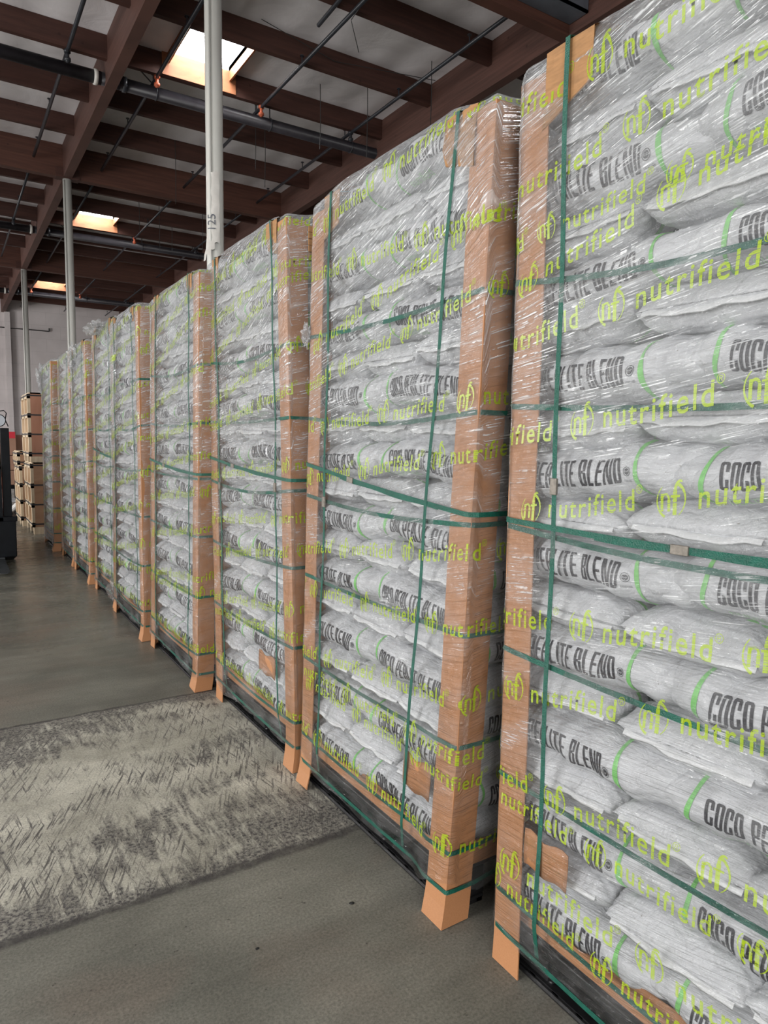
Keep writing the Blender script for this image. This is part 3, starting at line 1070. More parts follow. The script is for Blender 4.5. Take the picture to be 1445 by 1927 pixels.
rnd = random.Random(3)
stuff_far = []
for pi, P in enumerate(PAL):
    X0 = P[0]
    fo = -0.014 if pi >= 4 else -0.006 if pi >= 2 else 0.0
    z = 0.178
    who = 'the %s wrapped pallet' % ORD[pi]
    for ly in range(19):
        A = ly % 2 == 0
        h = 0.134 if A else 0.104
        zc = z + h / 2
        items = []
        if A:
            far, near = fy(P, zc, 0), fy(P, zc, 1)
            for k in range(2):
                ln = 0.60
                cy = far - 0.010 - ln / 2 if k == 0 else near + 0.048 + ln / 2
                items.append(('L', k, (X0 + fo + 0.027 + 0.21 + rnd.uniform(-0.004, 0.006) - (0.012 if k else 0), cy + rnd.uniform(-0.008, 0.008), zc + (0.008 if k else 0)), -PI / 2))
        else:
            for k in range(3):
                cy = fy(P, zc, (0.165, 0.488, 0.806)[k])
                items.append(('E', k, (X0 + fo + 0.036 + 0.31 + rnd.uniform(-0.006, 0.008), cy + rnd.uniform(-0.008, 0.008), zc), 0))
        z += h
        for kind, k, loc, rz in items:
            me = rnd.choice((BAG_FAR if k == 0 else BAG_LONG) if kind == 'L' else BAG_END)
            o = bpy.data.objects.new('coco_bag', me)
            tilt = (rnd.uniform(-1.6, 1.6), rnd.uniform(-1.8, 1.8), rnd.uniform(-1.3, 1.3))
            if kind == 'L':
                tilt = (tilt[0], tilt[1] + (2.2 if k else -1.2), tilt[2])
            o.rotation_euler = (R_(tilt[0]), R_(tilt[1]), rz + R_(tilt[2]))
            o.location = loc
            sc_ = (1, 1, rnd.uniform(0.95, 1.04))
            o.scale = sc_
            if pi >= 7 or (pi == 6 and k == 2):
                stuff_far.append((pi, o))
                continue
            col.objects.link(o)
            if kind == 'L':
                lab = 'lettered white bag lying sideways, %s layer of %s, %s end' % (NUMW[ly], who, ['far', 'near'][k])
            else:
                lab = 'plain white bag end, %s layer of %s, %s' % (NUMW[ly], who, ['far side', 'middle', 'near side'][k])
            tag(o, lab, 'bag', 'bags stacked on %s' % who)
            o['n'] = ly
            del o['n']

# farthest pallets: their bags as one mass per pallet
for pi in (6, 7, 8):
    lst = [o for q, o in stuff_far if q == pi]
    if not lst: continue
    vs, fs, ms, base = [], [], [], 0
    for o in lst:
        mw = Matrix.LocRotScale(o.location, o.rotation_euler, o.scale)
        A = np.array(mw)
        n = len(o.data.vertices)
        co = np.empty(n * 3)
        o.data.vertices.foreach_get('co', co)
        co = co.reshape(-1, 3) @ A[:3, :3].T + A[:3, 3]
        vs.append(co)
        for p in o.data.polygons:
            fs.append([base + i for i in p.vertices])
            ms.append(p.material_index)
        base += n
    for o in lst: bpy.data.objects.remove(o)
    me = bpy.data.meshes.new('coco_bags')
    me.from_pydata(np.concatenate(vs).tolist(), [], fs)
    for mm in ('bag', 'black_ink', 'green_ink', 'pale_green_ink', 'seal'): me.materials.append(M[mm])
    me.polygons.foreach_set('material_index', ms)
    me.polygons.foreach_set('use_smooth', [True] * len(fs))
    o = bpy.data.objects.new('coco_bag_mass', me)
    col.objects.link(o)
    tag(o, 'mass of white bags inside the film of the %s pallet in the row' % ORD[pi], 'bags', None, 'stuff')

# ------------------------------------------------------------------ plastic pallets, trays, corner boards
for pi, P in enumerate(PAL):
    X0 = P[0]
    far, near = P[1], P[3]
    who = 'the %s bag stack' % ORD[pi]
    Wd = far - near - 0.05
    t = empty('plastic_pallet', (X0 + 0.02 + DEP / 2, (far + near) / 2, 0), 0, 'black plastic pallet on the floor under %s' % who, 'pallet', 'black plastic pallets')
    hx, hy = DEP / 2 - 0.02, Wd / 2
    b = MB()
    # top deck with slots
    b.box((-hx, -hy, 0.125), (hx, hy, 0.143))
    for s1 in (-1, 1):
        b.box((s1 * hx - 0.012, -hy, 0.10), (s1 * hx + 0.012, hy, 0.135))
    b.build('top_deck', M['pallet'], t, bevel=0.004)
    for ix in (-1, 0, 1):
        for iy in (-1, 0, 1):
            b = MB()
            w2, l2 = 0.065, 0.075
            cx, cy = ix * (hx - w2), iy * (hy - l2)
            b.box((cx - w2, cy - l2, 0.024), (cx + w2, cy + l2, 0.126))
            b.box((cx - w2 * 0.9, cy - l2 * 1.12, 0.018), (cx + w2 * 0.9, cy + l2 * 1.12, 0.03))
            b.build('block', M['pallet'], t, bevel=0.006)
    for ix in (-1, 0, 1):
        b = MB()
        cx = ix * (hx - 0.06)
        # bottom runner: rails and bars leaving square slots
        for dx in (-0.062, -0.012, 0.04):
            b.box((cx + dx, -hy, 0.0), (cx + dx + 0.022, hy, 0.020))
        n = 12
        for i in range(n + 1):
            yy = -hy + (2 * hy - 0.02) * i / n
            b.box((cx - 0.062, yy, 0.001), (cx + 0.062, yy + (0.05 if i % 4 == 0 else 0.022), 0.018))
        b.tube([(cx - 0.068, -hy, 0.010), (cx - 0.068, hy, 0.010)], 0.007, 6)
        b.build('runner', M['pallet'], t)
    # cardboard tray folded up round the bottom layer
    b = MB()
    zt = 0.232 - 0.01 * (pi % 3)
    n = 24
    vs, fs = [], []
    loop = []
    a, c = hx + 0.004, hy + 0.006
    for i in range(n): loop.append((-a, c - 2 * c * i / n, 0))
    for i in range(n): loop.append((-a + 2 * a * i / n, -c, 0))
    for i in range(n): loop.append((a, -c + 2 * c * i / n, 0))
    for i in range(n): loop.append((a - 2 * a * i / n, c, 0))
    nl = len(loop)
    for i, (x, y, _) in enumerate(loop):
        tt = zt + 0.008 * math.sin(i * 0.55 + pi)
        k = 1.0
        vs += [(x, y, 0.144), (x * 1.002, y * 1.002, tt), (x * 0.995, y * 0.995, tt), (x * 0.995, y * 0.995, 0.148)]
    for i in range(nl):
        j = (i + 1) % nl
        for q in range(3):
            fs.append((4 * i + q, 4 * j + q, 4 * j + q + 1, 4 * i + q + 1))
    b.add(vs, fs)
    b.box((-a * 0.99, -c * 0.99, 0.1435), (a * 0.99, c * 0.99, 0.147))
    o = b.build('cardboard_tray', M['card'])
    o.location = t.location
    tag(o, 'brown cardboard tray folded up around the foot of %s' % who, 'cardboard', 'cardboard trays under the bags')

    # corner boards: L section from the floor to the top
    for ci in range(4):
        near_c = ci in (1, 2)
        aisle = ci in (0, 1)
        nz = 40
        vs, fs = [], []
        lw = 0.10 if pi < 5 else 0.095
        th = 0.004
        topz = PTOP[pi] - 0.01 - (0.02 if not near_c else 0)
        for i in range(nz):
            z = 0.002 + (topz - 0.002) * i / (nz - 1)
            yc = fy(P, z, 1.0 if near_c else 0.0)
            xc = X0 if aisle else X0 + DEP + 0.02
            # foot splays outward
            sp = (0.022 if (near_c or pi == 1) else 0.006) * max(0, 1 - z / 0.16) ** 2 + (0.022 * max(0, 1 - z / 0.9) if (pi == 1 and near_c) else 0)
            sx_ = -1 if aisle else 1
            sy_ = -1 if near_c else 1
            xc += sx_ * sp
            yc += sy_ * sp * (0.6 if near_c else 0.2)
            yc += 0.002 * math.sin(z * 6 + pi)
            dz = 0.0
            ff = lw + (0.006 * max(0, 1 - z / 0.12))
            ragged = 0.012 * math.sin(pi * 2.3 + ci) if i == 0 else 0
            pts = [(xc, yc - sy_ * ff, z + max(0, ragged)), (xc, yc, z), (xc - sx_ * ff, yc, z + max(0, -ragged)),
                   (xc - sx_ * ff, yc - sy_ * th, z), (xc - sx_ * th, yc - sy_ * th, z), (xc - sx_ * th, yc - sy_ * ff, z)]
            vs += pts
        for i in range(nz - 1):
            for k in range(6):
                k2 = (k + 1) % 6
                fs.append((i * 6 + k, i * 6 + k2, (i + 1) * 6 + k2, (i + 1) * 6 + k))
        fs.append((0, 1, 2, 3, 4, 5))
        fs.append(tuple((nz - 1) * 6 + k for k in (5, 4, 3, 2, 1, 0)))
        b = MB()
        b.add(vs, fs)
        o = b.build('corner_board', M['card'])
        wh = ['far aisle corner', 'near aisle corner', 'near rear corner', 'far rear corner'][ci]
        tag(o, 'tall brown cardboard edge board at the %s of %s' % (wh, who), 'corner board', 'cardboard edge boards')

# ------------------------------------------------------------------ perimeter path used by film, print and straps
def perim(P, u, z, off=0.0, bulge=True):
    """point at perimeter distance u (0 = far aisle corner, going to the near corner and round), height z"""
    X0 = P[0]
    far, near = fy(P, z, 0), fy(P, z, 1)
    W1 = far - near
    D1 = DEP + 0.02
    per = 2 * (W1 + D1)
    u = u % per
    r = 0.012 + off
    sag = 0.0
    if u < W1:
        t = u / W1
        x, y, n = X0 - off, far - u, (-1, 0)
        s_e = min(u, W1 - u)
    elif u < W1 + D1:
        t = (u - W1) / D1
        x, y, n = X0 + (u - W1), near - off, (0, -1)
        s_e = min(u - W1, W1 + D1 - u)
    elif u < 2 * W1 + D1:
        t = (u - W1 - D1) / W1
        x, y, n = X0 + D1 + off, near + (u - W1 - D1), (1, 0)
        s_e = min(u - W1 - D1, 2 * W1 + D1 - u)
    else:
        t = (u - 2 * W1 - D1) / D1
        x, y, n = X0 + D1 - (u - 2 * W1 - D1), far + off, (0, 1)
        s_e = min(u - 2 * W1 - D1, per - u)
    if P is PAL[1]:      # the near aisle board of this stack kicks outward towards its foot
        dn = abs(u - W1)
        kick = (0.022 * max(0, 1 - z / 0.9) + 0.022 * max(0, 1 - z / 0.16) ** 2) * max(0, 1 - max(0, dn - 0.11) / 0.08)
        x -= kick
        y -= 0.6 * kick * (1 if u > W1 - 0.02 else 0)
    # rounding at the corners
    if s_e < r:
        k = (1 - s_e / r)
        sh = 0.3 * r * k * k
        x -= n[0] * sh
        y -= n[1] * sh
    if bulge and s_e > 0.1:
        q = min(1, (s_e - 0.1) / 0.12)
        q = q * q * (3 - 2 * q)
        x += n[0] * (-0.001) * q
        y += n[1] * (-0.001) * q
    return x, y, n, per, W1, s_e


def film_point(P, pi, u, z, lift=0.0):
    off = 0.007 + 0.0022 * math.sin(z * 31 + u * 3 + pi) + 0.002 * math.sin(u * 17 + z * 9 + pi * 2) + lift
    zz = min(z, 2.39)
    x, y, n, per, W1, s_e = perim(P, u, zz, off)
    cx, cy = P[0] + DEP / 2, (fy(P, zz, 0) + fy(P, zz, 1)) / 2
    # bottom skirt pulls under slightly
    if z < 0.16:
        k = (0.16 - z) / 0.1
        m_ = 0.008 * k * min(1, max(0, (s_e - 0.1) / 0.2))
        x -= n[0] * m_
        y -= n[1] * m_
    if z < 0.25 and s_e < 0.3:
        sp = 0.014 * max(0, 1 - s_e / 0.3) * (0.25 - z) / 0.25
        x += n[0] * sp
        y += n[1] * sp
    top = 2.39
    crown = 0.0
    zo = z
    if z > top:      # roll over the crown
        t = (z - top) / (FILM_TOP - top)      # 0..1
        edge = min(1.0, s_e / 0.25)
        rise = PTOP[pi] - top + 0.012 + 0.055 * (edge * edge * (3 - 2 * edge)) * CROWN[pi]
        zo = top + rise * math.sin(min(1, t * 1.0) * PI / 2) ** 0.9
        pull = 0.13 * (1 - math.cos(t * PI / 2)) * edge + 0.03 * (1 - math.cos(t * PI / 2))
        x += (cx - x) * pull
        y += (cy - y) * pull
    return x, y, zo


FILM_TOP = 2.52
CROWN = [0.6, 1.1, 1.0, 0.8, 1.0, 0.8, 0.7, 0.7, 0.8]


def wrapv(u, z, pi):
    s = 0.13 + 0.14 * max(0, min(1, (z - 1.7) / 0.5)) + 0.03 * math.sin(pi * 1.7)
    if z < 0.5: s -= 0.10 * (0.5 - z) / 0.5
    # creases fan out from the aisle corners
    um = u % 1.09
    fan = 0.05 * math.sin(z * 5.5 + pi) * math.cos(um / 1.09 * PI)
    return z - s * u + fan * um


# master print: ringed mark followed by the maker's word
def stroke2d(pts, w0, w1=None):
    if w1 is None: w1 = w0
    vs, fs = [], []
    n = len(pts)
    for i, (x, y) in enumerate(pts):
        a = pts[max(0, i - 1)]
        c = pts[min(n - 1, i + 1)]
        dx, dy = c[0] - a[0], c[1] - a[1]
        l = math.hypot(dx, dy) or 1
        wv = (w0 + (w1 - w0) * i / (n - 1)) / 2
        vs += [(x - dy / l * wv, y + dx / l * wv), (x + dy / l * wv, y - dx / l * wv)]
    for i in range(n - 1): fs.append((2 * i, 2 * i + 1, 2 * i + 3, 2 * i + 2))
    return vs, fs


def arc(cx, cy, rx, ry, a0, a1, n=14):
    return [(cx + rx * math.cos(R_(a0 + (a1 - a0) * i / (n - 1))), cy + ry * math.sin(R_(a0 + (a1 - a0) * i / (n - 1)))) for i in range(n)]


def line(a, c, n=4): return [(a[0] + (c[0] - a[0]) * i / (n - 1), a[1] + (c[1] - a[1]) * i / (n - 1)) for i in range(n)]


def logo():
    vs, fs = [], []

    def ad(g):
        b0 = len(vs)
        vs.extend(g[0])
        fs.extend([tuple(b0 + i for i in f) for f in g[1]])
    # size ~0.08 wide, 0.085 high, baseline y=0 for the letters
    ad(stroke2d(arc(0.037, 0.022, 0.036, 0.036, 130, 245), 0.002, 0.006))
    ad(stroke2d(arc(0.037, 0.022, 0.036, 0.036, 62, -58), 0.007, 0.0015))
    ad(stroke2d(line((0.014, 0), (0.014, 0.036)), 0.0075))
    ad(stroke2d(arc(0.023, 0.024, 0.009, 0.011, 180, 0, 9), 0.0055))
    ad(stroke2d(line((0.032, 0.024), (0.032, 0)), 0.0075))
    ad(stroke2d(line((0.047, -0.008), (0.047, 0.042)), 0.010))
    ad(stroke2d(arc(0.058, 0.042, 0.011, 0.018, 180, 60, 9), 0.008, 0.004))
    ad(stroke2d(line((0.036, 0.030), (0.060, 0.030)), 0.005))
    return np.array(vs), fs


def master(cut):
    me_ = bfont('nutrifield', 0.066, 0.0007, 0, 1.16)
    V, F = glyph_arrays(me_, cut, cut)
    V = V - np.array([V[:, 0].min(), 0])
    r = bfont('\u00ae', 0.026)
    RV2, RF2 = glyph_arrays(r, 0, 0)
    RV2 = RV2 - RV2.min(0) + np.array([V[:, 0].max() + 0.004, 0.036])
    LV, LF = logo()
    V = V + np.array([0.105, 0])
    RV2 = RV2 + np.array([0.105, 0])
    allV = np.concatenate([LV, V, RV2])
    allF = list(LF) + [tuple(i + len(LV) for i in f) for f in F] + [tuple(i + len(LV) + len(V) for i in f) for f in RF2]
    return allV, allF


MAST_FINE = master(0.014)
MAST_COARSE = master(0.03)
PERIOD = 0.435

BANDS = {0: [(2.335, 0.03, 0.20, 1.05), (2.13, 0.114, 0.335, 1.0), (2.00, 0.09, 0.15, 0.85), (1.885, 0.25, 0.02, 0.95), (1.745, 0.138, 0.29, 1.0), (1.49, 0.149, 0.215, 1.0),
             (1.29, 0.15, 0.06, 0.95), (1.005, 0.105, 0.245, 1.0), (0.80, 0.16, 0.02, 1.0), (0.545, 0.09, 0.18, 1.0), (0.49, 0.0, 0.36, 0.9), (0.30, 0.02, 0.02, 1.05), (0.24, -0.05, 0.40, 0.9)],
         1: [(2.30, 0.11, 0.10, 1.0), (2.13, -0.03, 0.30, 1.0), (1.84, 0.24, 0.05, 1.0), (1.70, 0.19, 0.28, 0.95), (1.53, 0.07, 0.12, 1.0), (1.32, 0.121, 0.00, 1.0), (1.03, 0.118, 0.30, 1.0),
             (0.86, 0.062, 0.08, 0.95), (0.58, 0.112, 0.2, 1.0), (0.50, 0.03, 0.36, 1.0), (0.46, -0.01, 0.05, 0.9), (0.24, -0.01, 0.13, 1.0)]}
rb = random.Random(11)
for pi in range(2, 9):
    BANDS[pi] = [(z + rb.uniform(-0.04, 0.04), s + rb.uniform(-0.03, 0.05), rb.uniform(0, PERIOD), rb.uniform(0.92, 1.05))
                 for z, s in ((2.32, 0.08), (2.1, 0.12), (1.9, 0.22), (1.70, 0.17), (1.5, 0.1), (1.3, 0.12), (1.05, 0.11), (0.84, 0.1), (0.58, 0.11), (0.46, 0.04), (0.26, 0.0))]

for pi, P in enumerate(PAL):
    who = 'the %s bag stack' % ORD[pi]
    NU, NZ = (230, 120) if pi < 3 else (120, 60)
    W1 = P[1] - P[3]
    per = 2 * (W1 + DEP + 0.02)
    us = []
    # denser near corners
    cor = [0, W1, W1 + DEP + 0.02, 2 * W1 + DEP + 0.02, per]
    for a, c in zip(cor[:-1], cor[1:]):
        n = NU // 4
        for i in range(n):
            t = i / n
            us.append(a + (c - a) * t)
        us += [a + 0.004, a + 0.010, a + 0.018, c - 0.018, c - 0.010, c - 0.004]
    us = sorted(set(round(q, 5) for q in us))
    vs, fs, uvs = [], [], []
    nu = len(us)
    zs = list(np.linspace(0, 1, NZ)) + [1.0] * 0
    capn = 8
    for j in range(NZ + capn):
        for i, u in enumerate(us + [per]):
            zb = 0.082 + 0.014 * math.sin(u * 5 + pi * 2) + 0.006 * math.sin(u * 19 + pi) + (0.05 if pi in (0, 1) else 0.03) * max(0, 1 - min(u % W1, W1 - u % W1) / 0.12)
            uu = u if i < nu else 0.0
            if j < NZ:
                z = zb + (FILM_TOP - zb) * (j / (NZ - 1))
                p = film_point(P, pi, uu, z)
                uvs.append((u, wrapv(u, z, pi)))
            else:
                k = (j - NZ + 1) / capn
                p0 = film_point(P, pi, uu, FILM_TOP)
                cx, cy = P[0] + DEP / 2, (fy(P, 2.4, 0) + fy(P, 2.4, 1)) / 2
                zt = PTOP[pi] + 0.10
                p = (p0[0] + (cx - p0[0]) * k, p0[1] + (cy - p0[1]) * k, p0[2] + (zt - p0[2]) * math.sin(k * PI / 2))
                uvs.append((u, wrapv(u, FILM_TOP, pi) + 0.5 * k))
            vs.append(p)
    nn = nu + 1
    for j in range(NZ + capn - 1):
        for i in range(nu):
            fs.append((j * nn + i, j * nn + i + 1, (j + 1) * nn + i + 1, (j + 1) * nn + i))
    b = MB()
    b.add(vs, fs, 0)
    # lime print
    MV, MF = MAST_FINE if pi < 2 else MAST_COARSE
    for (z0, sl, ph, scl) in BANDS[pi]:
        u0 = ph - PERIOD * (1 if ph > 0.06 else 0)
        umax = 1.7 if pi < 4 else 1.35
        while u0 < umax:
            wav = 0.006 * math.sin(u0 * 7 + z0 * 20)
            pv = []
            zt_ = z0 + sl * (u0 + 0.2)
            sv = 1.0
            if zt_ > 1.8: sv = 0.95
            for x, y in MV:
                uu = u0 + x * scl * 0.97
                zz = z0 + sl * uu + y * scl * 1.12 * sv + 0.004 * math.sin(uu * 23 + z0 * 9)
                if uu < 0: uu += per
                zz = min(zz, FILM_TOP - 0.02)
                pv.append(film_point(P, pi, uu, zz, 0.0013))
                uvs.append((uu, wrapv(uu, zz, pi)))
            b.add(pv, MF, 1)
            u0 += PERIOD * scl
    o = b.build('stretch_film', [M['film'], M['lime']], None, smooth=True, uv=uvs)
    tag(o, 'clear stretch film with lime green print, wound round %s' % who, 'plastic wrap', 'stretch film round the bag stacks')

# ------------------------------------------------------------------ green straps
def ribbon(pts, nrm, w, th, updir=None):
    """flat ribbon through pts; nrm outward normals; width across"""
    vs, fs = [], []
    n = len(pts)
    for i, p in enumerate(pts):
        p = Vector(p)
        t = (Vector(pts[min(n - 1, i + 1)]) - Vector(pts[max(0, i - 1)])).normalized()
        nn_ = Vector(nrm[i])
        nn_ = (nn_ - t * nn_.dot(t))
        if nn_.length < 1e-4: nn_ = Vector((-1, 0, 0))
        nn_.normalize()
        s = t.cross(nn_)
        vs += [p + s * w / 2, p - s * w / 2, p - s * w / 2 + nn_ * th, p + s * w / 2 + nn_ * th]
    for i in range(n - 1):
        for k in range(4):
            k2 = (k + 1) % 4
            fs.append((4 * i + k, 4 * i + k2, 4 * i + 4 + k2, 4 * i + 4 + k))
    fs.append((3, 2, 1, 0))
    fs.append((4 * n - 4, 4 * n - 3, 4 * n - 2, 4 * n - 1))
    return vs, fs


HS = [0.115, 0.235, 0.575, 0.93, 1.27, 1.595, 1.925]
rs = random.Random(5)
SW = 0.0145
for pi, P in enumerate(PAL):
    who = 'the %s bag stack' % ORD[pi]
    W1 = P[1] - P[3]
    per = 2 * (W1 + DEP + 0.02)
    ph = rs.uniform(0, 6)
    for hi, z0 in enumerate(HS):
        pts, nr = [], []
        sagm = [0.012, 0.03, 0.022, 0.022, 0.03, 0.03, 0.03][hi] * rs.uniform(0.3, 1.5)
        n = 96
        cor_ = [0, W1, W1 + DEP + 0.02, 2 * W1 + DEP + 0.02, per]
        ul = sorted(set([per * i / n for i in range(n + 1)] + [min(per - 1e-4, max(0, c + d_)) for c in cor_ for d_ in (-0.105, -0.03, -0.006, -0.0005, 0.0005, 0.006, 0.03, 0.105)]))
        ul = [0.0] + [u_ for u_ in ul if 1e-4 < u_ < per - 1e-5]
        for u in ul:
            uu = u % per
            z = z0 + rs.uniform(-0.0006, 0.0006)
            um = (uu / W1) if uu < W1 else 0
            z -= sagm * math.sin(PI * um) if uu < W1 else 0
            z += 0.008 * math.sin(uu * 2 * PI / per + ph + hi)
            x, y, nv_, _, _, se = perim(P, uu, z, 0.0035)
            pts.append((x, y, z))
            nr.append((nv_[0], nv_[1], 0))
        b = MB()
        b.add(*ribbon(pts, nr, SW, 0.0009))
        o = b.build('packing_strap', M['strap'])
        tag(o, 'green strap running level around %s, %s from the floor' % (who, ['lowest', 'second', 'third', 'fourth', 'fifth', 'sixth', 'highest'][hi]), 'strap', 'level green straps')
    # extra outer strap with a metal clip at mid height
    if pi in (0, 1, 2, 3, 5):
        za, zb_ = [(1.295, 1.300), (1.405, 1.295), (1.40, 1.325), (1.36, 1.30), None, (1.4, 1.33)][pi]
        t = empty('clipped_strap', (P[0], P[1], za), 0, 'loose green strap with metal clip at mid height of %s' % who, 'strap', 'loose outer straps')
        pts, nr = [], []
        n = 80
        for i in range(n + 1):
            u = -0.10 + (W1 + 0.55) * i / n
            uu = u % per
            f = max(0, min(1, (u) / W1))
            z = za + (zb_ - za) * (f ** 1.15) - 0.012 * math.sin(PI * f)
            x, y, nv_, _, _, se = perim(P, uu, z, 0.013)
            pts.append((x - t.location.x, y - t.location.y, z - za))
            nr.append((nv_[0], nv_[1], 0))
        b = MB()
        b.add(*ribbon(pts, nr, SW, 0.0012))
        b.add(*ribbon([(p[0], p[1], p[2] - 0.0035 - 0.002 * math.sin(i * 0.4)) for i, p in enumerate(pts[20:52])], nr[20:52], SW, 0.0010))
        b.build('band', M['strap'], t)
        b = MB()
        ic = 31 if pi == 0 else 24
        p = pts[ic]
        q = pts[ic + 1]
        dz = (q[2] - p[2]) / max(1e-5, abs(q[1] - p[1]))
        b.box((p[0] - 0.006, p[1] - 0.021, p[2] - 0.0115), (p[0] + 0.002, p[1] + 0.021, p[2] + 0.0095), rot=Matrix.Rotation(-math.atan(dz), 3, 'X'))
        b.build('clip', M['seal_metal'], t, bevel=0.0015)
    # two upright straps over the aisle face and the top
    for k in range(2):
        pts, nr = [], []
        n = 60
        topz = PTOP[pi] + 0.012
        for i in range(n + 1):
            z = 0.09 + (topz - 0.09) * i / n
            if k == 0: y = fy(P, z, 0) - 0.165 - 0.012 * math.sin(z * 1.3)
            else: y = fy(P, z, 1) + 0.155 + (0.12 * (1 - z / 2.45) if pi == 1 else 0.02 * math.sin(z * 1.6 + pi))
            x = P[0] - 0.011 - 0.003 * math.sin(z * 9 + k + pi) + (0.02 * max(0, 1 - (z - 0.09) / 0.12))
            pts.append((x, y, z))
            nr.append((-1, 0, 0))
        y_t = pts[-1][1]
        for i in range(1, 13):
            xx = P[0] - 0.006 + (DEP + 0.03) * i / 12
            pts.append((xx, y_t, topz + 0.075 * math.sin(PI * i / 12)))
            nr.append((0, 0, 1))
        b = MB()
        b.add(*ribbon(pts, nr, SW, 0.001))
        t = b.build('upright_strap', M['strap'])
        tag(t, 'upright green strap down the aisle face of %s, %s of its pair' % (who, ['farther', 'nearer'][k]), 'strap', 'upright green straps')
        if pi < 5:
            zz = [(1.42, None), (1.28, None), (1.27, 1.31), (1.3, None), (1.3, None)][pi][k]
            if zz:
                i = int((zz - 0.09) / (topz - 0.09) * n)
                p = pts[i]
                b = MB()
                b.box((p[0] - 0.006, p[1] - 0.0105, p[2] - 0.021), (p[0] + 0.002, p[1] + 0.0105, p[2] + 0.021))
                b.build('clip', M['seal_metal'], t, bevel=0.0015)
        # cardboard pad folded over the top edge under the strap
        if pi < 7:
            b = MB()
            wpad = 0.074 if (pi, k) in ((0, 0), (1, 1)) else 0.048 + 0.012 * ((pi + k) % 2)
            hp = 0.15 if (pi, k) in ((0, 0), (1, 1)) else 0.10 + 0.02 * ((pi * 2 + k) % 3)
            pr = []
            for q in (0, 0.35, 0.7, 1.0): pr.append((P[0] - 0.0035 - 0.001 * math.sin(q * 3), topz - hp + hp * q * 0.97))
            pr += [(P[0] + 0.0, topz - 0.001), (P[0] + 0.03, topz + 0.012), (P[0] + 0.09, topz + 0.022)]
            vs, fs = [], []
            m_ = 7
            for i, (x, z) in enumerate(pr):
                for j in range(m_):
                    s = j / (m_ - 1) - 0.5
                    crease = 0.006 * math.sin(j * 2.2 + i * 1.1 + pi) if (pi == 1 and k == 1) else 0.001 * math.sin(j + i)
                    yy = y_t + s * 2 * wpad * (1 - 0.15 * ((i == 0) and k == 1)) + 0.02 * (i == 0) * (0.5 - k)
                    dz = -0.10 * s * (1 if k == 0 else -1) * (i < 2) * (0.6 if pi == 0 else 0.35)
                    vs.append((x - crease + 0.012 * abs(s) * 0, yy, z + dz))
            nb = len(vs)
            vs += [(x + 0.003, y, z - 0.002) for x, y, z in vs]
            for i in range(len(pr) - 1):
                for j in range(m_ - 1):
                    a = i * m_ + j
                    fs.append((a, a + 1, a + m_ + 1, a + m_))
                    fs.append((nb + a, nb + a + m_, nb + a + m_ + 1, nb + a + 1))
            for j in range(m_ - 1):
                fs.append((j, nb + j, nb + j + 1, j + 1))
            b.add(vs, fs)
            o = b.build('edge_pad', M['kraft'])
            tag(o, '%s cardboard pad under the %s upright strap atop %s' % ('crumpled' if (pi == 1 and k == 1) else 'folded', ['farther', 'nearer'][k], who), 'cardboard', 'cardboard pads under strap tops')

# folded wood-brown pad wrapped over the near end top of the third stack
b = MB()
P = PAL[2]
yn = fy(P, 2.4, 1)
for i in range(5):
    b.box((P[0] + 0.10, yn - 0.014 - 0.002 * (i % 2), 2.30 + i * 0.028), (P[0] + 0.42, yn - 0.006, 2.30 + i * 0.028 + 0.027))
tag(b.build('end_pad', M['kraft'], bevel=0.003), 'ridged brown cardboard pad on the near end of the third bag stack, at the top', 'cardboard')
# inner cardboard guards between low layers
for pi, (f0, f1, za, zb_) in enumerate([(0.10, 0.24, 0.355, 0.455), (0.74, 0.88, 0.345, 0.46), (0.62, 0.8, 0.36, 0.46)]):
    P = PAL[pi]
    b = MB()
    vs, fs = [], []
    for i in range(9):
        f = f0 + (f1 - f0) * i / 8
        for j in range(5):
            z = za + (zb_ - za) * j / 4
            vs.append((P[0] + 0.001 - 0.003 * math.sin(i / 8 * PI) - 0.002 * math.sin(j + i), fy(P, z, f), z + 0.006 * math.sin(i * 1.2)))
    for i in range(8):
        for j in range(4):
            a = i * 5 + j
            fs.append((a, a + 1, a + 6, a + 5))
    b.add(vs, fs)
    o = b.build('inner_pad', M['card'], smooth=True)
    s = o.modifiers.new('thick', 'SOLIDIFY')
    s.thickness = 0.003
    tag(o, 'small brown cardboard guard under the film near the foot of the %s stack' % ORD[pi], 'cardboard', 'small guards under the film')

# crumpled tufts of film
def tuft(x, y, z, sx_, sy_, sz_, seed, label):
    bm = bmesh.new()
    bmesh.ops.create_icosphere(bm, subdivisions=4, radius=1)
    r = random.Random(seed)
    ph = [r.uniform(0, 6) for _ in range(6)]
    for v in bm.verts:
        c = v.co.copy()
        d = 1 + 0.22 * math.sin(c.x * 7 + ph[0] + 3 * c.z) + 0.2 * math.sin(c.y * 9 + ph[1] - 4 * c.x) + 0.14 * math.sin(c.z * 15 + ph[2] + 6 * c.y) + r.uniform(-0.06, 0.06)
        v.co = Vector((c.x * d * sx_, c.y * d * sy_, c.z * d * sz_))
    me = bpy.data.meshes.new('film_tuft')
    bm.to_mesh(me)
    bm.free()
    l = me.uv_layers.new(name='wrap')
    for lp in me.loops:
        co = me.vertices[lp.vertex_index].co
        l.data[lp.index].uv = (co.x * 3 + co.y, co.z * 2 + co.x)
    me.materials.append(M['film'])
    o = bpy.data.objects.new('film_tuft', me)
    col.objects.link(o)
    o.location = (x, y, z)
    tag(o, label, 'plastic wrap')


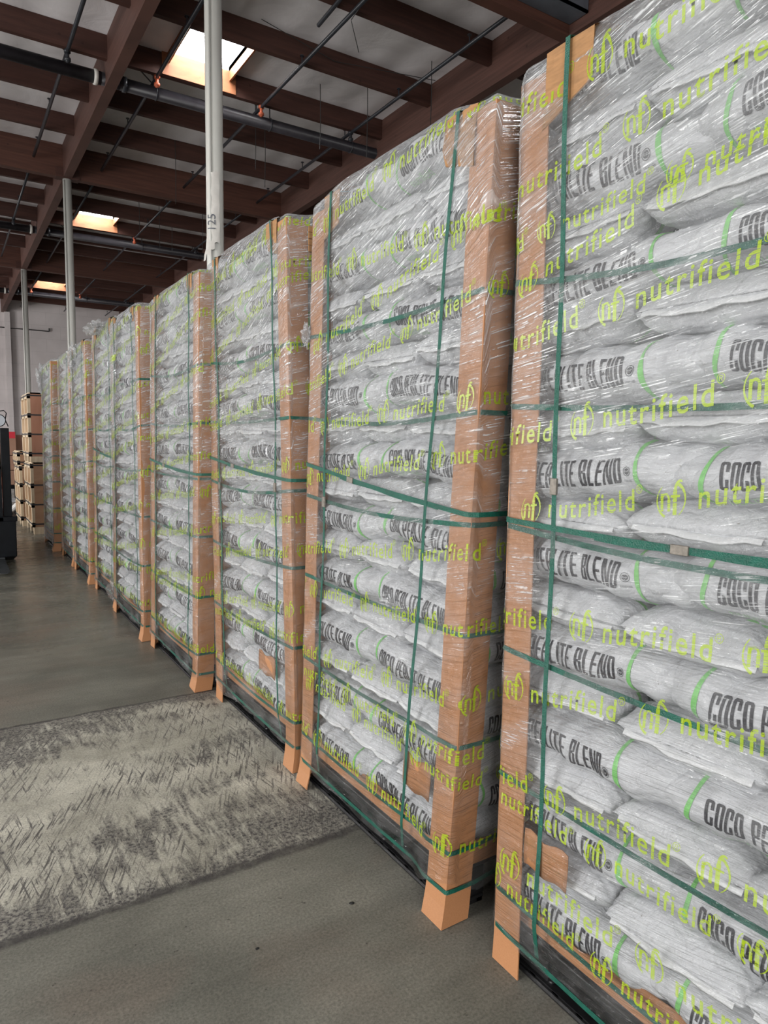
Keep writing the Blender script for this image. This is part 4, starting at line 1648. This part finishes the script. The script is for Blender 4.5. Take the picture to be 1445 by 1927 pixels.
tuft(1.19, 6.23, 0.19, 0.05, 0.09, 0.07, 1, 'crumpled bunch of clear film at the foot between the fifth and sixth stacks')
tuft(1.17, 10.68, 2.30, 0.06, 0.10, 0.16, 2, 'crumpled bunch of clear film at the top far edge of the farthest stack')
tuft(1.20, 8.1, 2.36, 0.05, 0.16, 0.11, 3, 'crumpled bunch of clear film at the top of the seventh stack')
tuft(1.21, 6.75, 2.48, 0.08, 0.22, 0.05, 4, 'bunched clear film heaped on the top edge of the sixth stack')
tuft(1.262, 2.60, 1.93, 0.010, 0.025, 0.04, 5, 'small knot of film beside the far edge board of the second stack')

# ------------------------------------------------------------------ wooden crates
def crate(x, y, z, wx, wy, h, foot, tiers, side, label):
    t = empty('wooden_crate', (x, y, z), 0, label, 'crate', 'strapped wooden crates')
    b = MB()
    b.box((0.02, 0.02, foot), (wx - 0.02, wy - 0.02, h - 0.02))
    b.build('body', M['ply'], t)  # darker than the battens, painting in the shade of the recesses
    b = MB()
    b.box((0.02, 0.0, foot), (wx, 0.018, h))
    b.build('end_panel', side, t)
    b = MB()
    b.box((0.02, wy - 0.018, foot), (wx, wy, h))
    b.build('end_panel', side, t)
    b = MB()
    b.box((0, 0, h - 0.02), (wx, wy, h))
    b.build('lid', M['pine'], t)
    n = tiers
    b = MB()
    hh = (h - foot - 0.02)
    for i in range(n + 1):
        zz = foot + (hh - 0.07) * i / n
        b.box((-0.02, 0, zz), (0.02, wy, zz + 0.07))
    for k in range(3):
        yy = (wy - 0.09) * k / 2
        b.box((-0.02, yy, foot), (0.02, yy + 0.09, h - 0.02))
    b.build('battens', M['pine'], t)
    for i in range(n + 1):
        b = MB()
        zz = foot + (hh - 0.07) * i / n + 0.035
        b.box((-0.024, -0.003, zz), (-0.0203, wy + 0.003, zz + 0.022))
        b.box((-0.024, -0.003, zz), (wx, -0.0003, zz + 0.022))
        b.build('band', M['black_band'], t)
    if foot > 0:
        for k in range(3):
            b = MB()
            yy = (wy - 0.09) * k / 2
            b.box((0.0, yy, 0), (wx, yy + 0.09, foot))
            b.build('foot', M['pine'], t)
    return t


crate(1.12, 11.84, 0, 1.0, 1.04, 1.11, 0.11, 3, M['ply'], 'lower strapped wooden crate of the near stack, at the end of the aisle')
crate(1.11, 11.84, 1.112, 1.0, 1.04, 1.06, 0.09, 3, M['ply_pink'], 'upper strapped wooden crate with reddish side, topping the near stack')
crate(1.06, 12.97, 0, 1.0, 1.02, 1.03, 0.1, 3, M['ply'], 'wooden crate on the floor behind the near crate stack, under a small slatted crate')
crate(1.04, 13.02, 1.032, 0.6, 0.9, 0.23, 0, 1, M['ply'], 'small pale slatted crate lying on top of the rear wooden crate')

# ------------------------------------------------------------------ cardboard boxes beyond
def carton(x, y, z, wx, wy, h, label, red=False, white=0):
    t = empty('cardboard_box', (x, y, z), 0, label, 'box', 'cardboard boxes at the aisle end')
    b = MB()
    b.box((0, 0, 0), (wx, wy, h))
    b.build('carton', M['boxcard'], t, bevel=0.006)
    b = MB()
    b.box((wx * 0.46, -0.002, h - 0.001), (wx * 0.54, wy, h + 0.001))
    b.box((wx * 0.46, -0.002, h * 0.55), (wx * 0.54, -0.0005, h))
    b.build('tape', M['card_dark'], t)
    if red:
        b = MB()
        b.box((wx * 0.55, -0.003, h * 0.72), (wx * 0.98, -0.0005, h * 1.0))
        b.build('red_label', M['red_label'], t)
    for k in range(white):
        b = MB()
        b.box((wx * (0.3 + 0.4 * k), -0.003, h * 0.5), (wx * (0.5 + 0.4 * k), -0.0005, h * 0.58))
        b.build('paper_label', M['white_label'], t)


carton(0.62, 16.0, 1.12, 0.62, 0.6, 0.48, 'brown cardboard box with a red label, on top of the boxes beyond the forklift', True)
carton(1.26, 16.6, 1.12, 0.6, 0.6, 0.42, 'second brown box with a red label, just behind the first one', True)
carton(0.55, 16.0, 0.52, 0.34, 0.6, 0.6, 'brown cardboard box on the left of the lower tier, partly behind the forklift mast', False)
carton(0.90, 16.0, 0.82, 0.34, 0.6, 0.29, 'brown box with white labels under the red-labelled one', False, 1)
carton(0.90, 16.0, 0.52, 0.34, 0.6, 0.29, 'lowest brown box with white labels beyond the forklift', False, 1)
carton(1.26, 16.6, 0.0, 0.6, 0.6, 0.56, 'brown carton on the floor behind the crates, bottom of a stack')
carton(1.26, 16.6, 0.56, 0.6, 0.6, 0.56, 'plain brown carton in the middle of the stack behind the crates')
# trolley under the boxes
t = empty('platform_trolley', (0.5, 15.9, 0), 0, 'dark trolley carrying the cardboard boxes at the aisle end', 'trolley')
b = MB()
b.box((0, 0, 0.44), (0.85, 0.8, 0.515))
b.build('deck', M['fork_black'], t)
for x_, y_ in ((0.05, 0.05), (0.72, 0.05), (0.05, 0.67), (0.72, 0.67)):
    b = MB()
    b.box((x_, y_, 0.1), (x_ + 0.07, y_ + 0.07, 0.44))
    b.build('leg', M['fork_black'], t)
    b = MB()
    b.tube([(x_ + 0.01, y_ + 0.035, 0.06), (x_ + 0.06, y_ + 0.035, 0.06)], 0.06, 14)
    b.build('wheel', M['rubber'], t)
# pallet jack
t = empty('pallet_jack', (0.86, 14.6, 0), 0, 'grey pallet jack on the floor between the forklift and the crates', 'pallet jack')
b = MB()
b.box((0, 0, 0.28), (0.42, 0.5, 0.32))
b.box((0.0, 0.02, 0.06), (0.14, 1.1, 0.11))
b.box((0.28, 0.02, 0.06), (0.42, 1.1, 0.11))
b.build('fork_frame', M['jack_paint'], t)
b = MB()
b.tube([(0.12, -0.05, 0.1), (0.30, -0.12, 0.3)], 0.05, 10)
b.build('pump', M['white_label'], t)
b = MB()
b.tube([(0.12, -0.02, 0.08), (0.3, -0.02, 0.08)], 0.08, 16)
b.build('wheel', M['rubber'], t)

# ------------------------------------------------------------------ forklift
t = empty('forklift', (0.1, 9.55, 0), 0, 'black forklift parked facing the camera at the left edge of the aisle', 'forklift')


def fpart(name, m, fn, bevel=0.0, smooth=False):
    b_ = MB()
    fn(b_)
    return b_.build(name, m, t, bevel=bevel, smooth=smooth)


for sx_ in (-1, 1):
    for y_, r_ in ((0.02, 0.29), (1.45, 0.25)):
        def whl(b_, sx_=sx_, y_=y_, r_=r_):
            x0 = sx_ * 0.40
            x1 = sx_ * 0.585
            prof = [(x0, 0.75), (x0, 0.94), (x0 + (x1 - x0) * 0.12, 1.0), (x0 + (x1 - x0) * 0.88, 1.0), (x1, 0.94), (x1, 0.75)]
            b_.tube([(p[0] + i * 1e-4, y_, r_ + 0.0) for i, p in enumerate(prof)], [r_ * p[1] for p in prof], 32)
        wo = fpart('wheel', M['rubber'], whl)

        bh = MB()
        bh.tube([(sx_ * 0.585, y_, r_), (sx_ * 0.592, y_, r_)], r_ * 0.5, 20)
        bh.build('hub', M['fork_grey'], wo)
# front fender panels in front of the wheels
for q in (-1, 1):
    fpart('mud_guard', M['fork_black'], lambda b_: (b_.box((min(q * 0.36, q * 0.58), -0.36, 0.08), (max(q * 0.36, q * 0.58), -0.30, 0.51)),
                                                  b_.box((min(q * 0.34, q * 0.60), -0.34, 0.50), (max(q * 0.34, q * 0.60), 0.36, 0.56))), 0.01)
fpart('chassis', M['fork_black'], lambda b_: (b_.box((-0.38, 0.05, 0.16), (0.38, 1.2, 0.62)), b_.box((-0.5, 1.2, 0.2), (0.5, 1.85, 1.0))), 0.05)
fpart('cowl', M['fork_red'], lambda b_: b_.box((-0.46, 0.22, 0.60), (0.42, 0.5, 1.05)), 0.05)
fpart('seat', M['fork_black'], lambda b_: (b_.box((-0.25, 0.8, 0.9), (0.25, 1.2, 1.02)), b_.box((-0.25, 1.18, 1.0), (0.25, 1.3, 1.45))), 0.04)
for sx_ in (-1, 1):
    fpart('mast_rail', M['fork_black'], lambda b_: (b_.box((sx_ * 0.505 - 0.045, -0.27, 0.10), (sx_ * 0.505 + 0.045, -0.15, 1.60)),
                                                  b_.box((sx_ * 0.40 - 0.035, -0.25, 0.12), (sx_ * 0.40 + 0.035, -0.17, 1.9))), 0.006)
    fpart('lift_cylinder', M['fork_grey'], lambda b_: b_.tube([(sx_ * 0.33, -0.12, 0.2), (sx_ * 0.33, -0.12, 1.75)], 0.03, 12))
    fpart('overhead_guard_post', M['fork_black'], lambda b_: b_.tube([(sx_ * 0.46, 0.3, 1.0), (sx_ * 0.45, 0.42, 2.08), (sx_ * 0.42, 1.55, 2.12), (sx_ * 0.45, 1.75, 1.0)], 0.03, 10))

    def forkm(b_, sx_=sx_):
        x0 = sx_ * 0.385
        vs = []
        for (y_, wz, zz, hw) in ((-1.22, 0.008, 0.035, 0.035), (-1.15, 0.012, 0.032, 0.062), (-0.4, 0.03, 0.03, 0.065), (-0.30, 0.04, 0.03, 0.065)):
            vs += [(x0 - hw, y_, zz), (x0 + hw, y_, zz), (x0 + hw, y_, zz + wz), (x0 - hw, y_, zz + wz)]
        fs = [(3, 2, 1, 0), (12, 13, 14, 15)]
        for i in range(3):
            for k in range(4):
                fs.append((4 * i + k, 4 * i + (k + 1) % 4, 4 * i + 4 + (k + 1) % 4, 4 * i + 4 + k))
        b_.add(vs, fs)
        b_.box((x0 - 0.065, -0.34, 0.03), (x0 + 0.065, -0.30, 0.55))
    fpart('fork', M['fork_grey'], forkm)
fpart('carriage', M['fork_black'], lambda b_: [b_.box((-0.52, -0.31, z_), (0.52, -0.27, z_ + 0.1)) for z_ in (0.1, 0.45)] +
      [b_.box((x_, -0.30, 0.5), (x_ + 0.03, -0.28, 1.15)) for x_ in (-0.5, -0.25, 0.0, 0.25, 0.42)] + [b_.box((-0.5, -0.30, 1.12), (0.45, -0.28, 1.16))])
fpart('guard_roof', M['fork_black'], lambda b_: [b_.box((-0.45, 0.42 + 0.18 * i, 2.08), (0.45, 0.47 + 0.18 * i, 2.12)) for i in range(7)])
lo = fpart('headlamp', M['fork_black'], lambda b_: b_.tube([(0.46, -0.12, 1.69), (0.46, -0.02, 1.69)], [0.075, 0.05], 18))
bl = MB()
bl.tube([(0.46, -0.125, 1.69), (0.46, -0.119, 1.69)], 0.065, 18)
bl.build('lens', M['glass'], lo)
fpart('lamp_loop', M['fork_black'], lambda b_: b_.tube([(0.44, -0.05, 1.76), (0.46, -0.05, 1.80), (0.52, -0.05, 1.81), (0.545, -0.05, 1.78), (0.53, -0.05, 1.70), (0.56, -0.05, 1.62)], 0.006, 6))
fpart('steering_wheel', M['fork_black'], lambda b_: b_.tube([(0.0 + 0.17 * math.cos(a), 0.58 + 0.1 * math.sin(a), 1.2 + 0.12 * math.sin(a)) for a in [2 * PI * q / 20 for q in range(21)]], 0.013, 6, cap=False))

# bits of debris on the floor
DL = ['dark crumb on the near floor, closest to the second bag stack', 'small dark crumb in the middle of the near floor, above the largest one',
      'largest dark crumb on the near floor, bottom centre', 'small dark crumb nearest the left bottom corner of the floor',
      'elongated dark crumb on the near floor, left of centre']
for i, (px_, sz) in enumerate([((1.06, 1.83), 0.008), ((0.72, 1.80), 0.006), ((0.60, 1.36), 0.011), ((0.30, 1.46), 0.009), ((0.40, 1.60), 0.009)]):
    x, y = px_
    bm = bmesh.new()
    bmesh.ops.create_icosphere(bm, subdivisions=2, radius=1)
    rd = random.Random(i)
    for v in bm.verts:
        d = rd.uniform(0.6, 1.3)
        v.co = Vector((v.co.x * sz * d, v.co.y * sz * 0.8 * d, v.co.z * sz * 0.25 * d))
    me = bpy.data.meshes.new('debris_crumb')
    bm.to_mesh(me)
    bm.free()
    me.materials.append(M['rubber'])
    o = bpy.data.objects.new('debris_crumb', me)
    col.objects.link(o)
    o.location = (x, y, sz * 0.25)
    tag(o, DL[i], 'debris', 'dark crumbs on the near floor')
print('SCENE OBJECTS', len(bpy.data.objects))
